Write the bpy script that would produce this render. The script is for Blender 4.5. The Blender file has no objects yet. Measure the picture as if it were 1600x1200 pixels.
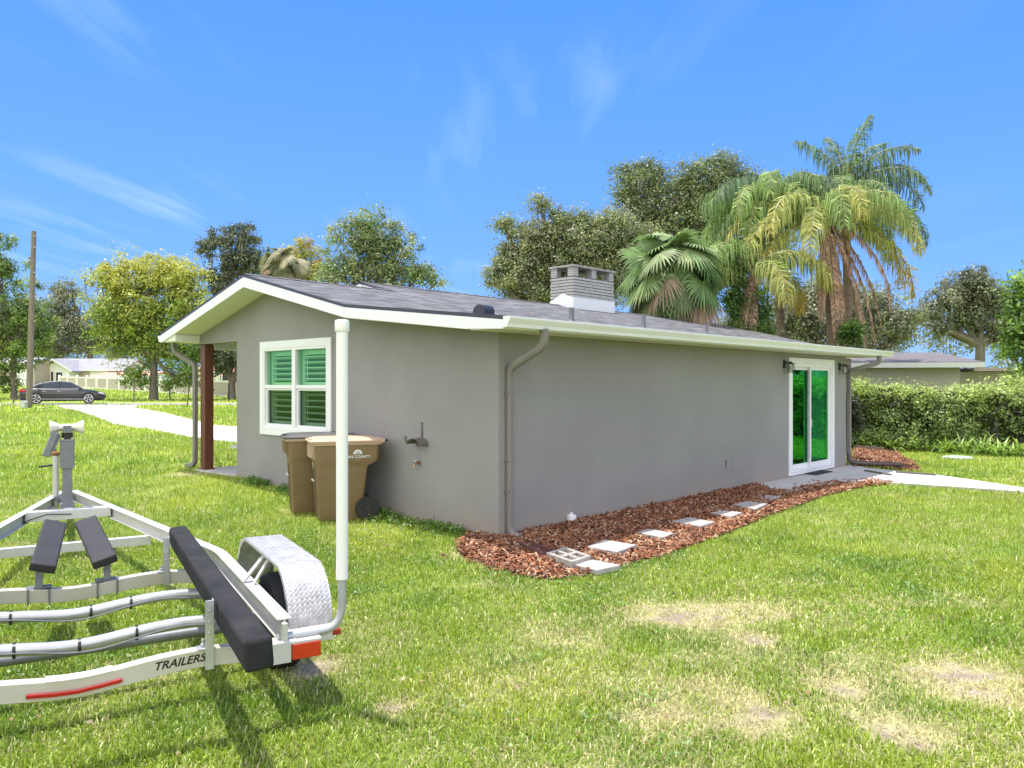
import bpy, math, random
import numpy as np
from mathutils import Vector, Matrix
R = math.radians
random.seed(7)
rng = np.random.default_rng(11)
SC = bpy.context.scene
COL = SC.collection

# ------------------------------------------------------------------ camera, sky, sun, exposure
F = 1210.0          # focal length in pixels of the 1600 px wide photograph
CAMZ = 1.95
cam_d = bpy.data.cameras.new('camera')
cam_d.sensor_width = 36.0
cam_d.lens = F / 1600.0 * 36.0
cam_d.clip_start = 0.05
cam_d.clip_end = 3000
cam = bpy.data.objects.new('camera', cam_d)
COL.objects.link(cam)
cam.location = (0, 0, CAMZ)
cam.rotation_euler = (R(90), 0, 0)
SC.camera = cam

LDIR = Vector((0.165, -0.105, -1.0)).normalized()      # the way the sunlight travels
SKYK = 4.25
GD = 1.0            # lawn blade density
SUN_EL = math.asin(-LDIR.z)
SUN_AZ = math.atan2(-LDIR.x, -LDIR.y)
sun_d = bpy.data.lights.new('sun', 'SUN')
sun_d.energy = 3.2
sun_d.angle = R(0.5)
sun_d.color = (1.0, 0.955, 0.88)
sun = bpy.data.objects.new('sun', sun_d)
COL.objects.link(sun)
sun.rotation_euler = LDIR.to_track_quat('-Z', 'Y').to_euler()
sun.location = (0, 0, 30)

W = bpy.data.worlds.new('World')
SC.world = W
W.use_nodes = True
wn, wl = W.node_tree.nodes, W.node_tree.links
for n in list(wn):
    wn.remove(n)
def wnode(t, **kw):
    n = wn.new(t)
    for k, v in kw.items():
        setattr(n, k, v)
    return n
w_out = wnode('ShaderNodeOutputWorld')
w_bg = wnode('ShaderNodeBackground')
w_bg.inputs['Strength'].default_value = 0.15
w_sky = wnode('ShaderNodeTexSky', sky_type='NISHITA', sun_disc=False, sun_elevation=SUN_EL, sun_rotation=SUN_AZ,
              altitude=50, air_density=1.0, dust_density=0.6, ozone_density=2.0)
w_tc = wnode('ShaderNodeTexCoord')
w_sep = wnode('ShaderNodeSeparateXYZ')
wl.new(w_tc.outputs['Generated'], w_sep.inputs[0])
# thin cirrus, laid out on a high flat layer
def wmath(op, a, b=None, clamp=False):
    m = wnode('ShaderNodeMath', operation=op, use_clamp=clamp)
    for i, v in enumerate((a, b)):
        if v is None: continue
        if isinstance(v, (int, float)): m.inputs[i].default_value = v
        else: wl.new(v, m.inputs[i])
    return m.outputs[0]
zc = wmath('MAXIMUM', w_sep.outputs[2], 0.03)
cx = wmath('DIVIDE', w_sep.outputs[0], zc)
cy = wmath('DIVIDE', w_sep.outputs[1], zc)
w_comb = wnode('ShaderNodeCombineXYZ')
wl.new(cx, w_comb.inputs[0]); wl.new(cy, w_comb.inputs[1])
w_map = wnode('ShaderNodeMapping')
w_map.inputs['Rotation'].default_value = (0, 0, R(-22))
w_map.inputs['Scale'].default_value = (2.6, 0.42, 1)
wl.new(w_comb.outputs[0], w_map.inputs[0])
w_n1 = wnode('ShaderNodeTexNoise')
w_n1.inputs['Scale'].default_value = 1.0
w_n1.inputs['Detail'].default_value = 7
w_n1.inputs['Roughness'].default_value = 0.55
w_n1.inputs['Distortion'].default_value = 0.35
wl.new(w_map.outputs[0], w_n1.inputs['Vector'])
w_n2 = wnode('ShaderNodeTexNoise')
w_n2.inputs['Scale'].default_value = 0.55
w_n2.inputs['Detail'].default_value = 2
wl.new(w_comb.outputs[0], w_n2.inputs['Vector'])
w_r1 = wnode('ShaderNodeMapRange', clamp=True)
w_r1.inputs['From Min'].default_value = 0.50; w_r1.inputs['From Max'].default_value = 0.80
wl.new(w_n1.outputs[0], w_r1.inputs[0])
w_r2 = wnode('ShaderNodeMapRange', clamp=True)
w_r2.inputs['From Min'].default_value = 0.42; w_r2.inputs['From Max'].default_value = 0.66
wl.new(w_n2.outputs[0], w_r2.inputs[0])
leftm = wnode('ShaderNodeMapRange', clamp=True)       # more cirrus towards the left (west)
leftm.inputs['From Min'].default_value = 0.45; leftm.inputs['From Max'].default_value = -0.15
leftm.inputs['To Min'].default_value = 0.12; leftm.inputs['To Max'].default_value = 1.0
wl.new(w_sep.outputs[0], leftm.inputs[0])
cm = wmath('MULTIPLY', w_r1.outputs[0], w_r2.outputs[0])
cm = wmath('MULTIPLY', cm, leftm.outputs[0])
cm = wmath('MULTIPLY', cm, 0.7, clamp=True)
w_ramp = wnode('ShaderNodeValToRGB')          # deep clear blue, a little paler low down
er = w_ramp.color_ramp.elements
er[0].position = 0.0; er[0].color = (0.21, 0.465, 1.0, 1)
er[1].position = 1.0; er[1].color = (0.035, 0.17, 0.74, 1)
e = er.new(0.16); e.color = (0.125, 0.365, 0.98, 1)
e = er.new(0.45); e.color = (0.062, 0.27, 0.90, 1)
wl.new(w_sep.outputs[2], w_ramp.inputs[0])
w_sc = wnode('ShaderNodeVectorMath', operation='SCALE'); w_sc.inputs['Scale'].default_value = SKYK
wl.new(w_ramp.outputs[0], w_sc.inputs[0])
w_blend = wnode('ShaderNodeMix', data_type='RGBA'); w_blend.inputs[0].default_value = 0.90
wl.new(w_sky.outputs[0], w_blend.inputs[6]); wl.new(w_sc.outputs[0], w_blend.inputs[7])
w_mix = wnode('ShaderNodeMix', data_type='RGBA')
wl.new(cm, w_mix.inputs[0])
wl.new(w_blend.outputs[2], w_mix.inputs[6])
w_mix.inputs[7].default_value = (2.6, 3.4, 4.3, 1)
# unseen bright broken cloud, added behind the camera as fill light for the walls
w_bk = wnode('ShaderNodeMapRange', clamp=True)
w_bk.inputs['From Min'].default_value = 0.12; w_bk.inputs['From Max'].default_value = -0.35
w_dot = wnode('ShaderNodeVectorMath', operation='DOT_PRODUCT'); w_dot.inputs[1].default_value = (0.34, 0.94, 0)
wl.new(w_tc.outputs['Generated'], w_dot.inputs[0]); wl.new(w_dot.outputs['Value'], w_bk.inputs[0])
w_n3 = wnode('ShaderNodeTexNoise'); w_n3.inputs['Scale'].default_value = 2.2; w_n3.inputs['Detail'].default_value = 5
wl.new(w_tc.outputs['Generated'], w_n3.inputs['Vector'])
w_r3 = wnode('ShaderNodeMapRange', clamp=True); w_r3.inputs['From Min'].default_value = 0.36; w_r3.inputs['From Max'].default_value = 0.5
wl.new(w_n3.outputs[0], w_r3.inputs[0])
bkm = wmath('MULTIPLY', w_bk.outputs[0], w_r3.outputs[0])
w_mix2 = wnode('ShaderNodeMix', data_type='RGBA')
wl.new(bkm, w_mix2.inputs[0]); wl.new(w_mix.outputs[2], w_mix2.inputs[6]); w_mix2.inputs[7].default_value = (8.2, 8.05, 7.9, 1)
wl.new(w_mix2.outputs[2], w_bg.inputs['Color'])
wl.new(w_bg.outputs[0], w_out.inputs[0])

SC.view_settings.view_transform = 'Standard'
SC.view_settings.look = 'None'
SC.view_settings.gamma = 1
SC.view_settings.exposure = 0.95
SC.cycles.max_bounces = 6
SC.cycles.transparent_max_bounces = 12
SC.cycles.caustics_reflective = False
SC.cycles.caustics_refractive = False

# ------------------------------------------------------------------ helpers
def tag(o, label=None, cat=None, group=None, kind=None):
    if label: o['label'] = label
    if cat: o['category'] = cat
    if group: o['group'] = group
    if kind: o['kind'] = kind
    return o

def empty(name, loc=(0, 0, 0), rz=0.0, label=None, cat=None, group=None):
    o = bpy.data.objects.new(name, None)
    COL.objects.link(o)
    o.location = loc
    o.rotation_euler = (0, 0, rz)
    o.empty_display_size = 0.2
    return tag(o, label, cat, group)

class MB:
    """collects faces and links them as one mesh object"""
    def __init__(s):
        s.v = []; s.f = []; s.m = []; s.uv = {}
    def add(s, vs, fs, mi=0):
        b = len(s.v)
        s.v += [tuple(p) for p in vs]
        for f in fs:
            s.f.append(tuple(b + i for i in f)); s.m.append(mi)
        return s
    def box(s, x0, x1, y0, y1, z0, z1, mi=0, M=None):
        vs = [Vector((x, y, z)) for z in (z0, z1) for y in (y0, y1) for x in (x0, x1)]
        if M is not None: vs = [M @ p for p in vs]
        return s.add(vs, [(0, 2, 3, 1), (4, 5, 7, 6), (0, 1, 5, 4), (2, 6, 7, 3), (0, 4, 6, 2), (1, 3, 7, 5)], mi)
    def tube(s, pts, r, n=10, mi=0, caps=True, flat=1.0):
        pts = [Vector(p) for p in pts]
        rs = r if isinstance(r, (list, tuple)) else [r] * len(pts)
        t0 = (pts[1] - pts[0]).normalized()
        ref = Vector((0, 0, 1)) if abs(t0.z) < 0.9 else Vector((0, 1, 0))
        a = t0.cross(ref).normalized()
        vs = []
        for i, p in enumerate(pts):
            if i == 0: t = pts[1] - p
            elif i == len(pts) - 1: t = p - pts[-2]
            else: t = (pts[i + 1] - p).normalized() + (p - pts[i - 1]).normalized()
            t = t.normalized()
            a = (a - t * a.dot(t)).normalized()
            b = t.cross(a)
            for k in range(n):
                th = 2 * math.pi * k / n
                vs.append(p + a * math.cos(th) * rs[i] + b * math.sin(th) * rs[i] * flat)
        fs = []
        for i in range(len(pts) - 1):
            for k in range(n):
                k2 = (k + 1) % n
                fs.append((i * n + k, i * n + k2, (i + 1) * n + k2, (i + 1) * n + k))
        if caps:
            fs.append(tuple(range(n - 1, -1, -1)))
            e = (len(pts) - 1) * n
            fs.append(tuple(e + k for k in range(n)))
        return s.add(vs, fs, mi)
    def sweep(s, pts, prof, up=(0, 0, 1), mi=0, caps=True):
        """sweep a 2D profile [(side, up)] along pts; side = t x up"""
        pts = [Vector(p) for p in pts]
        up = Vector(up)
        n = len(prof); vs = []
        for i, p in enumerate(pts):
            if i == 0: t = pts[1] - p
            elif i == len(pts) - 1: t = p - pts[-2]
            else: t = (pts[i + 1] - p).normalized() + (p - pts[i - 1]).normalized()
            t = t.normalized()
            a = t.cross(up).normalized()
            b = a.cross(t)
            k = 1.0
            if 0 < i < len(pts) - 1:
                c = (pts[i + 1] - p).normalized().dot((p - pts[i - 1]).normalized())
                k = 1 / max(0.5, math.sqrt((1 + c) / 2))
            for (x, y) in prof:
                vs.append(p + a * x * k + b * y)
        fs = []
        for i in range(len(pts) - 1):
            for j in range(n):
                j2 = (j + 1) % n
                fs.append((i * n + j, (i + 1) * n + j, (i + 1) * n + j2, i * n + j2))
        if caps:
            fs.append(tuple(range(n)))
            e = (len(pts) - 1) * n
            fs.append(tuple(e + k for k in range(n - 1, -1, -1)))
        return s.add(vs, fs, mi)
    def rect(s, pts, w, h, mi=0, up=(0, 0, 1)):
        return s.sweep(pts, [(-w / 2, -h / 2), (w / 2, -h / 2), (w / 2, h / 2), (-w / 2, h / 2)], up, mi)
    def prism(s, poly, axis, a0, a1, mi=0):
        n = len(poly)
        def P(p, a):
            if axis == 'x': return (a, p[0], p[1])
            if axis == 'y': return (p[0], a, p[1])
            return (p[0], p[1], a)
        vs = [P(p, a0) for p in poly] + [P(p, a1) for p in poly]
        fs = [tuple(range(n - 1, -1, -1)), tuple(range(n, 2 * n))]
        for i in range(n):
            j = (i + 1) % n
            fs.append((i, j, n + j, n + i))
        return s.add(vs, fs, mi)
    def lathe(s, prof, n=16, mi=0, c=(0, 0, 0), axis='z'):
        vs = []
        for (r, z) in prof:
            for k in range(n):
                th = 2 * math.pi * k / n
                x, y = r * math.cos(th), r * math.sin(th)
                p = {'z': (x, y, z), 'x': (z, x, y), 'y': (x, z, y)}[axis]
                vs.append((c[0] + p[0], c[1] + p[1], c[2] + p[2]))
        fs = []
        for i in range(len(prof) - 1):
            for k in range(n):
                k2 = (k + 1) % n
                fs.append((i * n + k, i * n + k2, (i + 1) * n + k2, (i + 1) * n + k))
        fs.append(tuple(range(n - 1, -1, -1)))
        e = (len(prof) - 1) * n
        fs.append(tuple(e + k for k in range(n)))
        return s.add(vs, fs, mi)
    def build(s, name, mats, parent=None, smooth=False, bevel=0.0, seg=2, loc=None, recalc=True):
        me = bpy.data.meshes.new(name)
        me.from_pydata(s.v, [], s.f)
        for m in (mats if isinstance(mats, (list, tuple)) else [mats]):
            me.materials.append(m)
        me.polygons.foreach_set('material_index', s.m)
        if recalc:
            import bmesh
            bm = bmesh.new(); bm.from_mesh(me)
            bmesh.ops.recalc_face_normals(bm, faces=bm.faces)
            bm.to_mesh(me); bm.free()
        if smooth:
            me.polygons.foreach_set('use_smooth', [True] * len(me.polygons))
            me.set_sharp_from_angle(angle=R(38))
        me.update()
        o = bpy.data.objects.new(name, me)
        COL.objects.link(o)
        if parent is not None: o.parent = parent
        if loc: o.location = loc
        if bevel > 0:
            b = o.modifiers.new('bevel', 'BEVEL')
            b.width = bevel; b.segments = seg; b.limit_method = 'ANGLE'; b.angle_limit = R(35)
        return o

def fast_mesh(name, V, Fc, mat, parent=None, col=None, smooth=False):
    """V (n,3), Fc (m,k) all faces k-gons, col (n,3) per-vertex colour"""
    V = np.ascontiguousarray(V, dtype=np.float32); Fc = np.ascontiguousarray(Fc, dtype=np.int32)
    m, k = Fc.shape
    me = bpy.data.meshes.new(name)
    me.vertices.add(len(V)); me.vertices.foreach_set('co', V.ravel())
    me.loops.add(m * k); me.loops.foreach_set('vertex_index', Fc.ravel())
    me.polygons.add(m)
    me.polygons.foreach_set('loop_start', np.arange(0, m * k, k, dtype=np.int32))
    me.polygons.foreach_set('loop_total', np.full(m, k, dtype=np.int32))
    if smooth: me.polygons.foreach_set('use_smooth', np.ones(m, dtype=bool))
    for mm in (mat if isinstance(mat, (list, tuple)) else [mat]): me.materials.append(mm)
    if col is not None:
        a = me.attributes.new('col', 'FLOAT_COLOR', 'POINT')
        c = np.ones((len(V), 4), dtype=np.float32); c[:, :3] = col
        a.data.foreach_set('color', c.ravel())
    me.update(calc_edges=True)
    o = bpy.data.objects.new(name, me)
    COL.objects.link(o)
    if parent is not None: o.parent = parent
    return o

# ---- materials
def new_mat(name):
    m = bpy.data.materials.new(name); m.use_nodes = True
    nt = m.node_tree
    return m, nt, nt.nodes['Principled BSDF']

def mat(name, c, rough=0.6, metal=0.0, var=0.12, scale=3.0, bump=0.0, bscale=60.0, spec=0.5, c2=None, coat=0.0, detail=5, stretch=None, bdist=0.01):
    m, nt, p = new_mat(name)
    N, L = nt.nodes, nt.links
    tc = N.new('ShaderNodeTexCoord')
    src = tc.outputs['Object']
    if stretch:
        mp = N.new('ShaderNodeMapping'); mp.inputs['Scale'].default_value = stretch
        L.new(src, mp.inputs[0]); src = mp.outputs[0]
    nz = N.new('ShaderNodeTexNoise'); nz.inputs['Scale'].default_value = scale; nz.inputs['Detail'].default_value = detail
    nz.inputs['Roughness'].default_value = 0.6
    L.new(src, nz.inputs['Vector'])
    rp = N.new('ShaderNodeValToRGB')
    a = c2 if c2 else tuple(x * (1 - var) for x in c)
    b = c if c2 else tuple(min(1, x * (1 + var)) for x in c)
    rp.color_ramp.elements[0].position = 0.3; rp.color_ramp.elements[1].position = 0.7
    rp.color_ramp.elements[0].color = (*a, 1); rp.color_ramp.elements[1].color = (*b, 1)
    L.new(nz.outputs[0], rp.inputs[0]); L.new(rp.outputs[0], p.inputs['Base Color'])
    p.inputs['Roughness'].default_value = rough
    p.inputs['Metallic'].default_value = metal
    p.inputs['Specular IOR Level'].default_value = spec
    p.inputs['Coat Weight'].default_value = coat
    if bump > 0:
        nb = N.new('ShaderNodeTexNoise'); nb.inputs['Scale'].default_value = bscale; nb.inputs['Detail'].default_value = 4
        L.new(src, nb.inputs['Vector'])
        bp = N.new('ShaderNodeBump'); bp.inputs['Strength'].default_value = bump; bp.inputs['Distance'].default_value = bdist
        L.new(nb.outputs[0], bp.inputs['Height']); L.new(bp.outputs[0], p.inputs['Normal'])
    return m

def leaf_mat(name, trans=0.35, rough=0.5, gloss=0.06):
    m = bpy.data.materials.new(name); m.use_nodes = True
    nt = m.node_tree; N, L = nt.nodes, nt.links
    N.remove(N['Principled BSDF'])
    at = N.new('ShaderNodeAttribute'); at.attribute_name = 'col'
    d = N.new('ShaderNodeBsdfDiffuse'); t = N.new('ShaderNodeBsdfTranslucent'); g = N.new('ShaderNodeBsdfGlossy')
    g.inputs['Roughness'].default_value = rough
    hs = N.new('ShaderNodeHueSaturation'); hs.inputs['Value'].default_value = 1.25; hs.inputs['Saturation'].default_value = 1.05
    L.new(at.outputs['Color'], d.inputs[0]); L.new(at.outputs['Color'], hs.inputs['Color']); L.new(hs.outputs[0], t.inputs[0])
    mx = N.new('ShaderNodeMixShader'); mx.inputs[0].default_value = trans
    L.new(d.outputs[0], mx.inputs[1]); L.new(t.outputs[0], mx.inputs[2])
    m2 = N.new('ShaderNodeMixShader'); m2.inputs[0].default_value = gloss
    L.new(mx.outputs[0], m2.inputs[1]); L.new(g.outputs[0], m2.inputs[2])
    L.new(m2.outputs[0], N['Material Output'].inputs[0])
    return m

M_leaf = leaf_mat("leaf", 0.40)
M_palm = leaf_mat('palm_leaf', 0.34, 0.55, 0.03)
M_blade = leaf_mat('grass_blade', 0.38, 0.45, 0.05)
M_chip = leaf_mat('mulch_chip', 0.0, 0.6, 0.03)
M_bark = mat('bark', (0.16, 0.135, 0.11), 0.9, var=0.35, scale=6, bump=0.6, bscale=22, stretch=(1, 1, 0.25), bdist=0.03)
M_palmbark = mat('palm_bark', (0.24, 0.17, 0.14), 0.9, var=0.3, scale=4, bump=0.6, bscale=9, stretch=(0.4, 0.4, 3), bdist=0.03)
M_stucco = mat('grey_stucco', (0.268, 0.260, 0.252), 0.85, var=0.085, scale=0.8, bump=0.6, bscale=110, bdist=0.006, detail=8)
def foot_stain(m, c, z0, z1):
    nt = m.node_tree; N, L = nt.nodes, nt.links; p = N['Principled BSDF']
    src = p.inputs['Base Color'].links[0].from_socket
    tc = N.new('ShaderNodeTexCoord'); sp = N.new('ShaderNodeSeparateXYZ'); L.new(tc.outputs['Object'], sp.inputs[0])
    nz = N.new('ShaderNodeTexNoise'); nz.inputs['Scale'].default_value = 2.5; nz.inputs['Detail'].default_value = 7; L.new(tc.outputs['Object'], nz.inputs['Vector'])
    ad = N.new('ShaderNodeMath'); ad.operation = 'MULTIPLY_ADD'; ad.inputs[1].default_value = -.5; L.new(nz.outputs[0], ad.inputs[0]); L.new(sp.outputs[2], ad.inputs[2])
    mr = N.new('ShaderNodeMapRange'); mr.inputs['From Min'].default_value = z1; mr.inputs['From Max'].default_value = z0; mr.inputs['To Max'].default_value = .55; L.new(ad.outputs[0], mr.inputs[0])
    mx = N.new('ShaderNodeMix'); mx.data_type = 'RGBA'; L.new(mr.outputs[0], mx.inputs[0]); L.new(src, mx.inputs[6]); mx.inputs[7].default_value = (*c, 1)
    L.new(mx.outputs[2], p.inputs['Base Color'])
foot_stain(M_stucco, (.33, .26, .20), -.18, .12)
M_white = mat('white_trim', (0.78, 0.785, 0.80), 0.45, var=0.03, scale=4)
M_cream = mat('cream_soffit', (0.74, 0.73, 0.67), 0.6, var=0.03, scale=3)
M_gutter = mat('gutter_white', (0.77, 0.775, 0.77), 0.3, var=0.04, scale=(2))
M_drip = mat('drip_edge', (0.018, 0.022, 0.045), 0.4, var=0.15)
M_spout = mat('downspout_brown_grey', (0.20, 0.185, 0.17), 0.38, var=0.08)
M_bronze = mat('brown_wood', (0.160, 0.058, 0.030), 0.45, c2=(0.10, 0.034, 0.02), scale=5, stretch=(6, 6, 0.6), bump=0.15, bscale=20)
M_black = mat('black_paint', (0.012, 0.012, 0.013), 0.4, var=0.2)
M_rubber = mat('rubber', (0.018, 0.018, 0.019), 0.75, var=0.2, scale=20)
M_concrete = mat('concrete', (0.52, 0.49, 0.46), 0.85, var=0.13, scale=2.5, bump=0.25, bscale=70, detail=9)
M_drive = mat('driveway_concrete', (0.60, 0.565, 0.54), 0.85, var=0.12, scale=0.5, bump=0.2, bscale=30, detail=9)
M_paver = mat('paver', (0.40, 0.375, 0.35), 0.85, var=0.14, scale=7, bump=0.3, bscale=60)
M_asphalt = mat('asphalt', (0.30, 0.275, 0.265), 0.9, var=0.12, scale=1.2, detail=8)
M_soil = mat('mulch_base', (0.075, 0.035, 0.022), 0.95, var=0.4, scale=14, bump=0.6, bscale=40)
M_wood_pole = mat('pole_wood', (0.20, 0.165, 0.135), 0.85, var=0.25, scale=4, stretch=(5, 5, 0.5))
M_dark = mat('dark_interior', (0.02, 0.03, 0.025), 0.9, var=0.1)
M_vinyl = mat('white_vinyl', (0.80, 0.79, 0.78), 0.5, var=0.02)
M_taupe = mat('taupe_vinyl', (0.42, 0.36, 0.32), 0.6, var=0.03)

# ---- the lie of the land
CX, CY = -0.167, 9.6
UX, UY = 0.6857, 0.7279
def hz(X, Y):
    X = np.asarray(X, float); Y = np.asarray(Y, float)
    t = -(X - CX) * UY + (Y - CY) * UX
    k = np.clip(t / 6.7, 0, 1)
    a = 0.25 * k
    b = np.clip(Y - 15, 0, 31) * 0.0139 + np.clip(Y - 52, 0, 110) * 0.0194
    und = 0.018 * np.sin(X * 0.9 + 1.3) * np.sin(Y * 0.7 + 0.4) * np.clip((Y - 2) / 5, 0, 1) * np.where((t > -0.5) | (X > 3), 0.3, 1)
    return a + b * np.clip(t / 7, 0, 1) + und
def gp(px, py, dz=0.0):
    """ground point seen at a pixel of the photograph"""
    z = 0.0
    for _ in range(25):
        Y = (CAMZ - z) * F / (py - 600.0)
        X = (px - 800.0) / F * Y
        z = float(hz(X, Y)) + dz
    return Vector((X, Y, z))
def at(px, py, Y):
    return Vector(((px - 800.0) / F * Y, Y, CAMZ - (py - 600.0) / F * Y))

def vnoise(x, y, s, seed=0):
    x = np.asarray(x) * s; y = np.asarray(y) * s
    xi = np.floor(x).astype(np.int64); yi = np.floor(y).astype(np.int64)
    fx = x - xi; fy = y - yi
    fx = fx * fx * (3 - 2 * fx); fy = fy * fy * (3 - 2 * fy)
    def h(a, b):
        n = (a * 374761393 + b * 668265263 + seed * 974711) & 0xffffffff
        n = ((n ^ (n >> 13)) * 1274126177) & 0xffffffff
        return ((n ^ (n >> 16)) & 0xffff) / 65535.0
    return (h(xi, yi) * (1 - fx) + h(xi + 1, yi) * fx) * (1 - fy) + (h(xi, yi + 1) * (1 - fx) + h(xi + 1, yi + 1) * fx) * fy
def fbm(x, y, s, seed=0, o=4):
    t = 0; a = 1; n = 0
    for i in range(o):
        t = t + a * vnoise(x, y, s * 2 ** i, seed + i * 17); n += a; a *= 0.55
    return t / n
def in_poly(x, y, poly):
    x = np.asarray(x); y = np.asarray(y)
    r = np.zeros(x.shape, bool)
    n = len(poly); j = n - 1
    for i in range(n):
        xi, yi = poly[i][0], poly[i][1]; xj, yj = poly[j][0], poly[j][1]
        c = ((yi > y) != (yj > y)) & (x < (xj - xi) * (y - yi) / (yj - yi + 1e-12) + xi)
        r ^= c; j = i
    return r
def hw(s, t, z=0.0):                      # house coordinates -> world
    return Vector((CX + UX * s - UY * t, CY + UY * s + UX * t, z))

# dry and bare spots of the lawn (ground positions)
BARE = [(1085, 968, 0.30, 0.8), (1180, 1005, 0.22, 0.8), (1310, 1072, 0.22, 1.0), (1500, 1062, 0.42, 1.0), (1435, 1150, 0.20, 1.2), (1180, 1115, 0.20, 0.8),
        (1360, 1120, 0.25, 0.7), (492, 1045, 0.20, 1.3), (612, 1108, 0.12, 0.7), (870, 1000, 0.35, 0.5), (1010, 960, 0.35, 0.6), (735, 868, 0.25, 0.7),
        (1180, 960, 0.5, 0.45), (450, 800, 0.14, 0.8), (1050, 1150, 0.5, 0.4), (170, 800, 0.3, 0.5), (290, 742, 0.3, 1.0)]
BP = [(gp(a, b), r, k) for a, b, r, k in BARE]
def dryness(X, Y):
    d = np.clip((fbm(X, Y, 1.6, 3) - 0.50) * 3.0, 0, 1) * 0.5
    fine = fbm(X, Y, 5.0, 9, 3)
    # the sunny strip right of the house is drier
    strip = np.exp(-((X - 1.6 - 0.25 * (Y - 5)) / 2.2) ** 2 - ((Y - 5.0) / 2.4) ** 2) * 0.85
    strip2 = np.exp(-((X - 2.6) / 1.6) ** 2 - ((Y - 4.3) / 0.7) ** 2) * 0.5
    med = fbm(X, Y, 2.2, 41, 3)
    d = d * 0.7 + (strip + strip2) * np.clip((med - .36) * 3.0, 0, 1) * (0.25 + fine)
    for p, r, k in BP:
        d = d + k * np.exp(-(((X - p.x) ** 2 + (Y - p.y) ** 2) / r ** 2)) * (0.5 + fine)
    return np.clip(d - 0.03, 0, 1)
def bareness(X, Y):
    d = np.zeros(np.shape(X))
    fine = fbm(X, Y, 7.0, 29, 3)
    for p, r, k in BP:
        d = d + k * np.exp(-(((X - p.x) ** 2 + (Y - p.y) ** 2) / (r * 0.9) ** 2)) * np.clip((fine - .35) * 4, 0, 1.3)
    return np.clip((d - 0.25) * 1.6, 0, 1)

# ------------------------------------------------------------------ setting: ground, road, drive, patio, mulch beds
def axis(lo, hi, f0, f1, fine, grow=1.16):
    a = list(np.arange(f0, f1 + 1e-6, fine))
    st = fine; x = f1
    while x < hi: st *= grow; x += st; a.append(min(x, hi))
    st = fine; x = f0; b = []
    while x > lo: st *= grow; x -= st; b.append(max(x, lo))
    return np.array(sorted(set(b + a)))
gx = axis(-900, 900, -8, 13, 0.12)
gy = axis(-200, 1600, 2.5, 16, 0.12)
GXX, GYY = np.meshgrid(gx, gy)
V = np.stack([GXX.ravel(), GYY.ravel(), hz(GXX, GYY).ravel()], 1)
nx, ny = len(gx), len(gy)
ii = (np.arange(ny - 1)[:, None] * nx + np.arange(nx - 1)[None]).ravel()
Fc = np.stack([ii, ii + 1, ii + nx + 1, ii + nx], 1)
dr = dryness(V[:, 0], V[:, 1])[:, None]; br = bareness(V[:, 0], V[:, 1])[:, None]
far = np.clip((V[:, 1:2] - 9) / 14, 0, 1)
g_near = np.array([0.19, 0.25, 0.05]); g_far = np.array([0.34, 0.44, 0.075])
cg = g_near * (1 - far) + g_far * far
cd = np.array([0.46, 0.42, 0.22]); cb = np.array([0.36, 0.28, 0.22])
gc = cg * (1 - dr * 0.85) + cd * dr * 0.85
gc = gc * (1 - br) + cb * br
m_g = bpy.data.materials.new('lawn'); m_g.use_nodes = True
nt = m_g.node_tree; N, L = nt.nodes, nt.links; P = N['Principled BSDF']
atn = N.new('ShaderNodeAttribute'); atn.attribute_name = 'col'
tcn = N.new('ShaderNodeTexCoord')
n1 = N.new('ShaderNodeTexNoise'); n1.inputs['Scale'].default_value = 9; n1.inputs['Detail'].default_value = 9; n1.inputs['Roughness'].default_value = 0.75
n2 = N.new('ShaderNodeTexNoise'); n2.inputs['Scale'].default_value = 0.5; n2.inputs['Detail'].default_value = 6
L.new(tcn.outputs['Object'], n1.inputs['Vector']); L.new(tcn.outputs['Object'], n2.inputs['Vector'])
mr = N.new('ShaderNodeMapRange'); mr.inputs['From Min'].default_value = 0.3; mr.inputs['From Max'].default_value = 0.7
mr.inputs['To Min'].default_value = 0.62; mr.inputs['To Max'].default_value = 1.3
L.new(n1.outputs[0], mr.inputs[0])
mr2 = N.new('ShaderNodeMapRange'); mr2.inputs['From Min'].default_value = 0.35; mr2.inputs['From Max'].default_value = 0.65
mr2.inputs['To Min'].default_value = 0.8; mr2.inputs['To Max'].default_value = 1.2
L.new(n2.outputs[0], mr2.inputs[0])
mu = N.new('ShaderNodeMath'); mu.operation = 'MULTIPLY'; L.new(mr.outputs[0], mu.inputs[0]); L.new(mr2.outputs[0], mu.inputs[1])
vm = N.new('ShaderNodeVectorMath'); vm.operation = 'SCALE'
L.new(atn.outputs['Color'], vm.inputs[0]); L.new(mu.outputs[0], vm.inputs['Scale'])
L.new(vm.outputs[0], P.inputs['Base Color'])
P.inputs['Roughness'].default_value = 0.95; P.inputs['Specular IOR Level'].default_value = 0.15
bpn = N.new('ShaderNodeBump'); bpn.inputs['Strength'].default_value = 0.8; bpn.inputs['Distance'].default_value = 0.04
L.new(n1.outputs[0], bpn.inputs['Height']); L.new(bpn.outputs[0], P.inputs['Normal'])
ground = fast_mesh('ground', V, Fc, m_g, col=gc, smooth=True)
tag(ground, kind='structure')

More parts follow.
